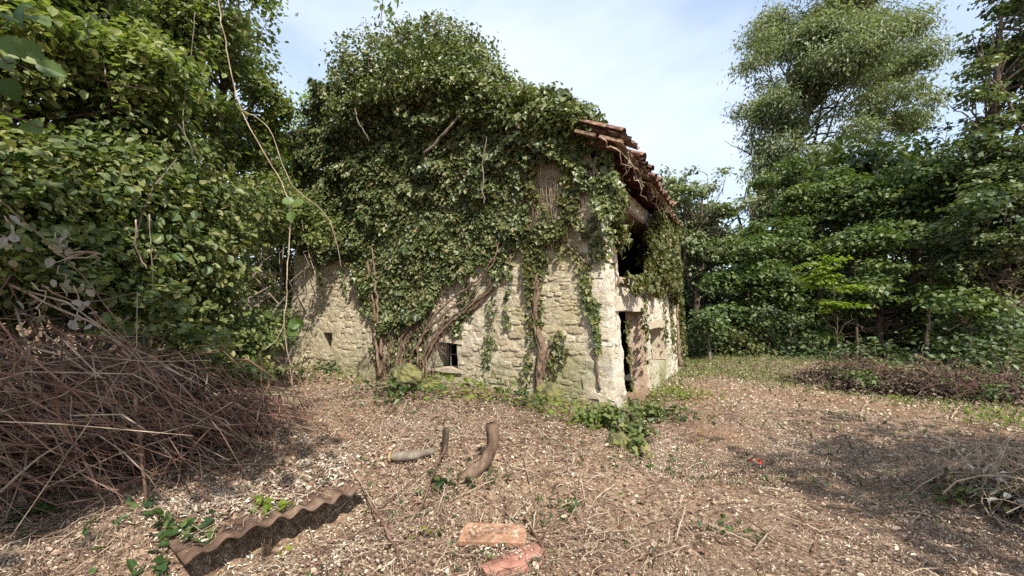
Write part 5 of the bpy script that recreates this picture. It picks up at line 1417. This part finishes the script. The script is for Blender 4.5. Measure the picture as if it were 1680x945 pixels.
patch = lambda x, y: np.clip(.3 + 3.4 * (fbm(x * 1.1 + 3, y * 1.1, 55, 4) - .44) + 1.2 * (vnoise(x * 6, y * 6, 56) - .5), .10, 1)
leafy = lambda x, y: patch(x + 9, y) * (.25 + .75 * ss(2.2, .2, x - .1 * (y - 3)))
litter('wood_chips', 300000, 2.2, 6.5, (.009, .036), 'narrow', 'chip', .6, .04, patch, 1.15)
litter('wood_chip_carpet', 200000, 6.5, 15.0, (.018, .05), 'narrow', 'chip', .6, .04, patch, 1.1)
litter('leaf_litter', 52000, 2.2, 7.5, (.018, .045), 'simple', 'dryleaf', .5, .045, leafy, 1.1)
litter('far_leaf_litter', 24000, 7.0, 14.0, (.03, .065), 'diamond', 'dryleaf', .5, .05)
# litter lying on the sheet, in the hollow under its edge and on the two tiles
n = 5200; u = lr.uniform(-.1, LLEN + .15, n); d = lr.uniform(-.12, .5, n) ** 1.0; k = lr.random(n) < ss(-.12, .25, d) * (.2 + 1.1 * vnoise(u * 5, d * 6, 3)); u, d = u[k], d[k]
x = LA[0] + LDIR[0] * u + LN[0] * d; y = LA[1] + LDIR[1] * u + LN[1] * d
P = np.stack([x, y, surf(x, y) + .006 + .03 * lr.random(len(x))], 1)
leaves('sheet_litter', P, UP + lr.normal(size=P.shape) * .5, .02 + .04 * lr.random(len(P)), 'narrow', M['chip'], None, None, None, lr)
n = 2600; u = lr.uniform(-.15, LLEN + .2, n); d = lr.uniform(-.7, .05, n); x = LA[0] + LDIR[0] * u + LN[0] * d; y = LA[1] + LDIR[1] * u + LN[1] * d
P = np.stack([x, y, gh(x, y) + .004 + .02 * lr.random(len(x))], 1)
leaves('hollow_litter', P, UP + lr.normal(size=P.shape) * .5, .015 + .025 * lr.random(len(P)), 'narrow', M['chip'], None, None, None, lr)
Pt = []
for (px, py, hz) in ((805, 893, .10), (838, 928, .09)):
    c = gnd(px, py); q = c + lr.normal(size=(80, 3)) * np.array([.12, .05, 0]); q[:, 2] = c[2] + hz + .006 * lr.random(80); Pt.append(q)
P = np.concatenate(Pt); leaves('tile_litter', P, UP + lr.normal(size=P.shape) * .3, .015 + .02 * lr.random(len(P)), 'narrow', M['chip'], None, None, None, lr)
# larger dry leaves one by one
x, y = scatter(330, 2.4, 5.2); x, y = x[:290], y[:290]
P = np.stack([x, y, surf(x, y) + .03], 1)
leaf_objs('dry_leaf', P, UP + lr.normal(size=P.shape) * .35, .035 + .035 * lr.random(len(P)), 'simple', M['dryleafo'], ground, None, lr)
x, y = scatter(9000, 2.3, 9.0); k = fbm(x * 1.6, y * 1.6, 66, 4) * 1.0 > .56 + .08 * lr.random(len(x)); x, y = x[k], y[k]
P = np.stack([x, y, surf(x, y) + .015 + .04 * lr.random(len(x))], 1)
leaves('ground_sprigs', P, UP + lr.normal(size=P.shape) * .5, .025 + .035 * lr.random(len(P)), 'simple', M['groundgreen'], None, None, None, lr)
# grass at the far edges of the clearing
x, y = scatter(60000, 5.0, 16.0)
d = np.stack([x, y], 1) - P0[:2]; t_ = d @ SD[:2]; s_ = d @ FD[:2]
edge = np.exp(-((x + .55 * (y - 6) - 8.6) / .9) ** 2) + 1.0 * ss(10.0, 12.5, y) + .8 * np.exp(-((s_ + .25) / .35) ** 2) * (t_ > -.3) * (t_ < 8) + .6 * np.exp(-((t_ + .2) / .3) ** 2) * (s_ > -.3) + .04
k = edge * (.3 + fbm(x * 1.5, y * 1.5, 44)) > lr.random(len(x)) * 1.1
x, y = x[k], y[k]; P = np.stack([x, y, gh(x, y) + .02], 1)
leaves('grass', P, lr.normal(size=P.shape) * .6 + np.array([0, -.9, .2]), .06 + .06 * lr.random(len(P)), 'narrow', M['grass'], None, None, UP + lr.normal(size=P.shape) * .6, lr)
# fine twigs
mb = MB()
mb2 = MB(); x, y = scatter(15000, 2.3, 8.0); n = 4
for i in range(len(x)):
    if x[i] > .8 and lr.random() < .8: continue
    th_ = lr.uniform(0, 6.28); l_ = lr.uniform(.04, .26) * (1 if lr.random() < .85 else 1.6)
    q = np.array([[x[i] + math.cos(th_) * l_ * t + lr.normal() * .006, y[i] + math.sin(th_) * l_ * t + lr.normal() * .006, 0] for t in (0, .35, .7, 1)])
    sz = surf(q[:, 0], q[:, 1])
    if sz.max() - sz.min() > .09: continue
    q[:, 2] = sz + lr.uniform(.01, .05) + np.array([0, .02, .015, lr.uniform(-.01, .05)])
    (mb if lr.random() < .5 else mb2).tube(q, lr.uniform(.0014, .0034), 3, lr.random(), False)
mb.build('fine_twigs', M['canepale'])['kind'] = 'stuff'
mb2.build('fine_brown_twigs', M['cane'])['kind'] = 'stuff'

tris = sum(sum(len(p.vertices) - 2 for p in o.data.polygons) if len(o.data.polygons) < 5000 else len(o.data.loops) - 2 * len(o.data.polygons) for o in bpy.data.objects if o.type == 'MESH')
print('TRIS', tris, 'OBJ', len(bpy.data.objects))
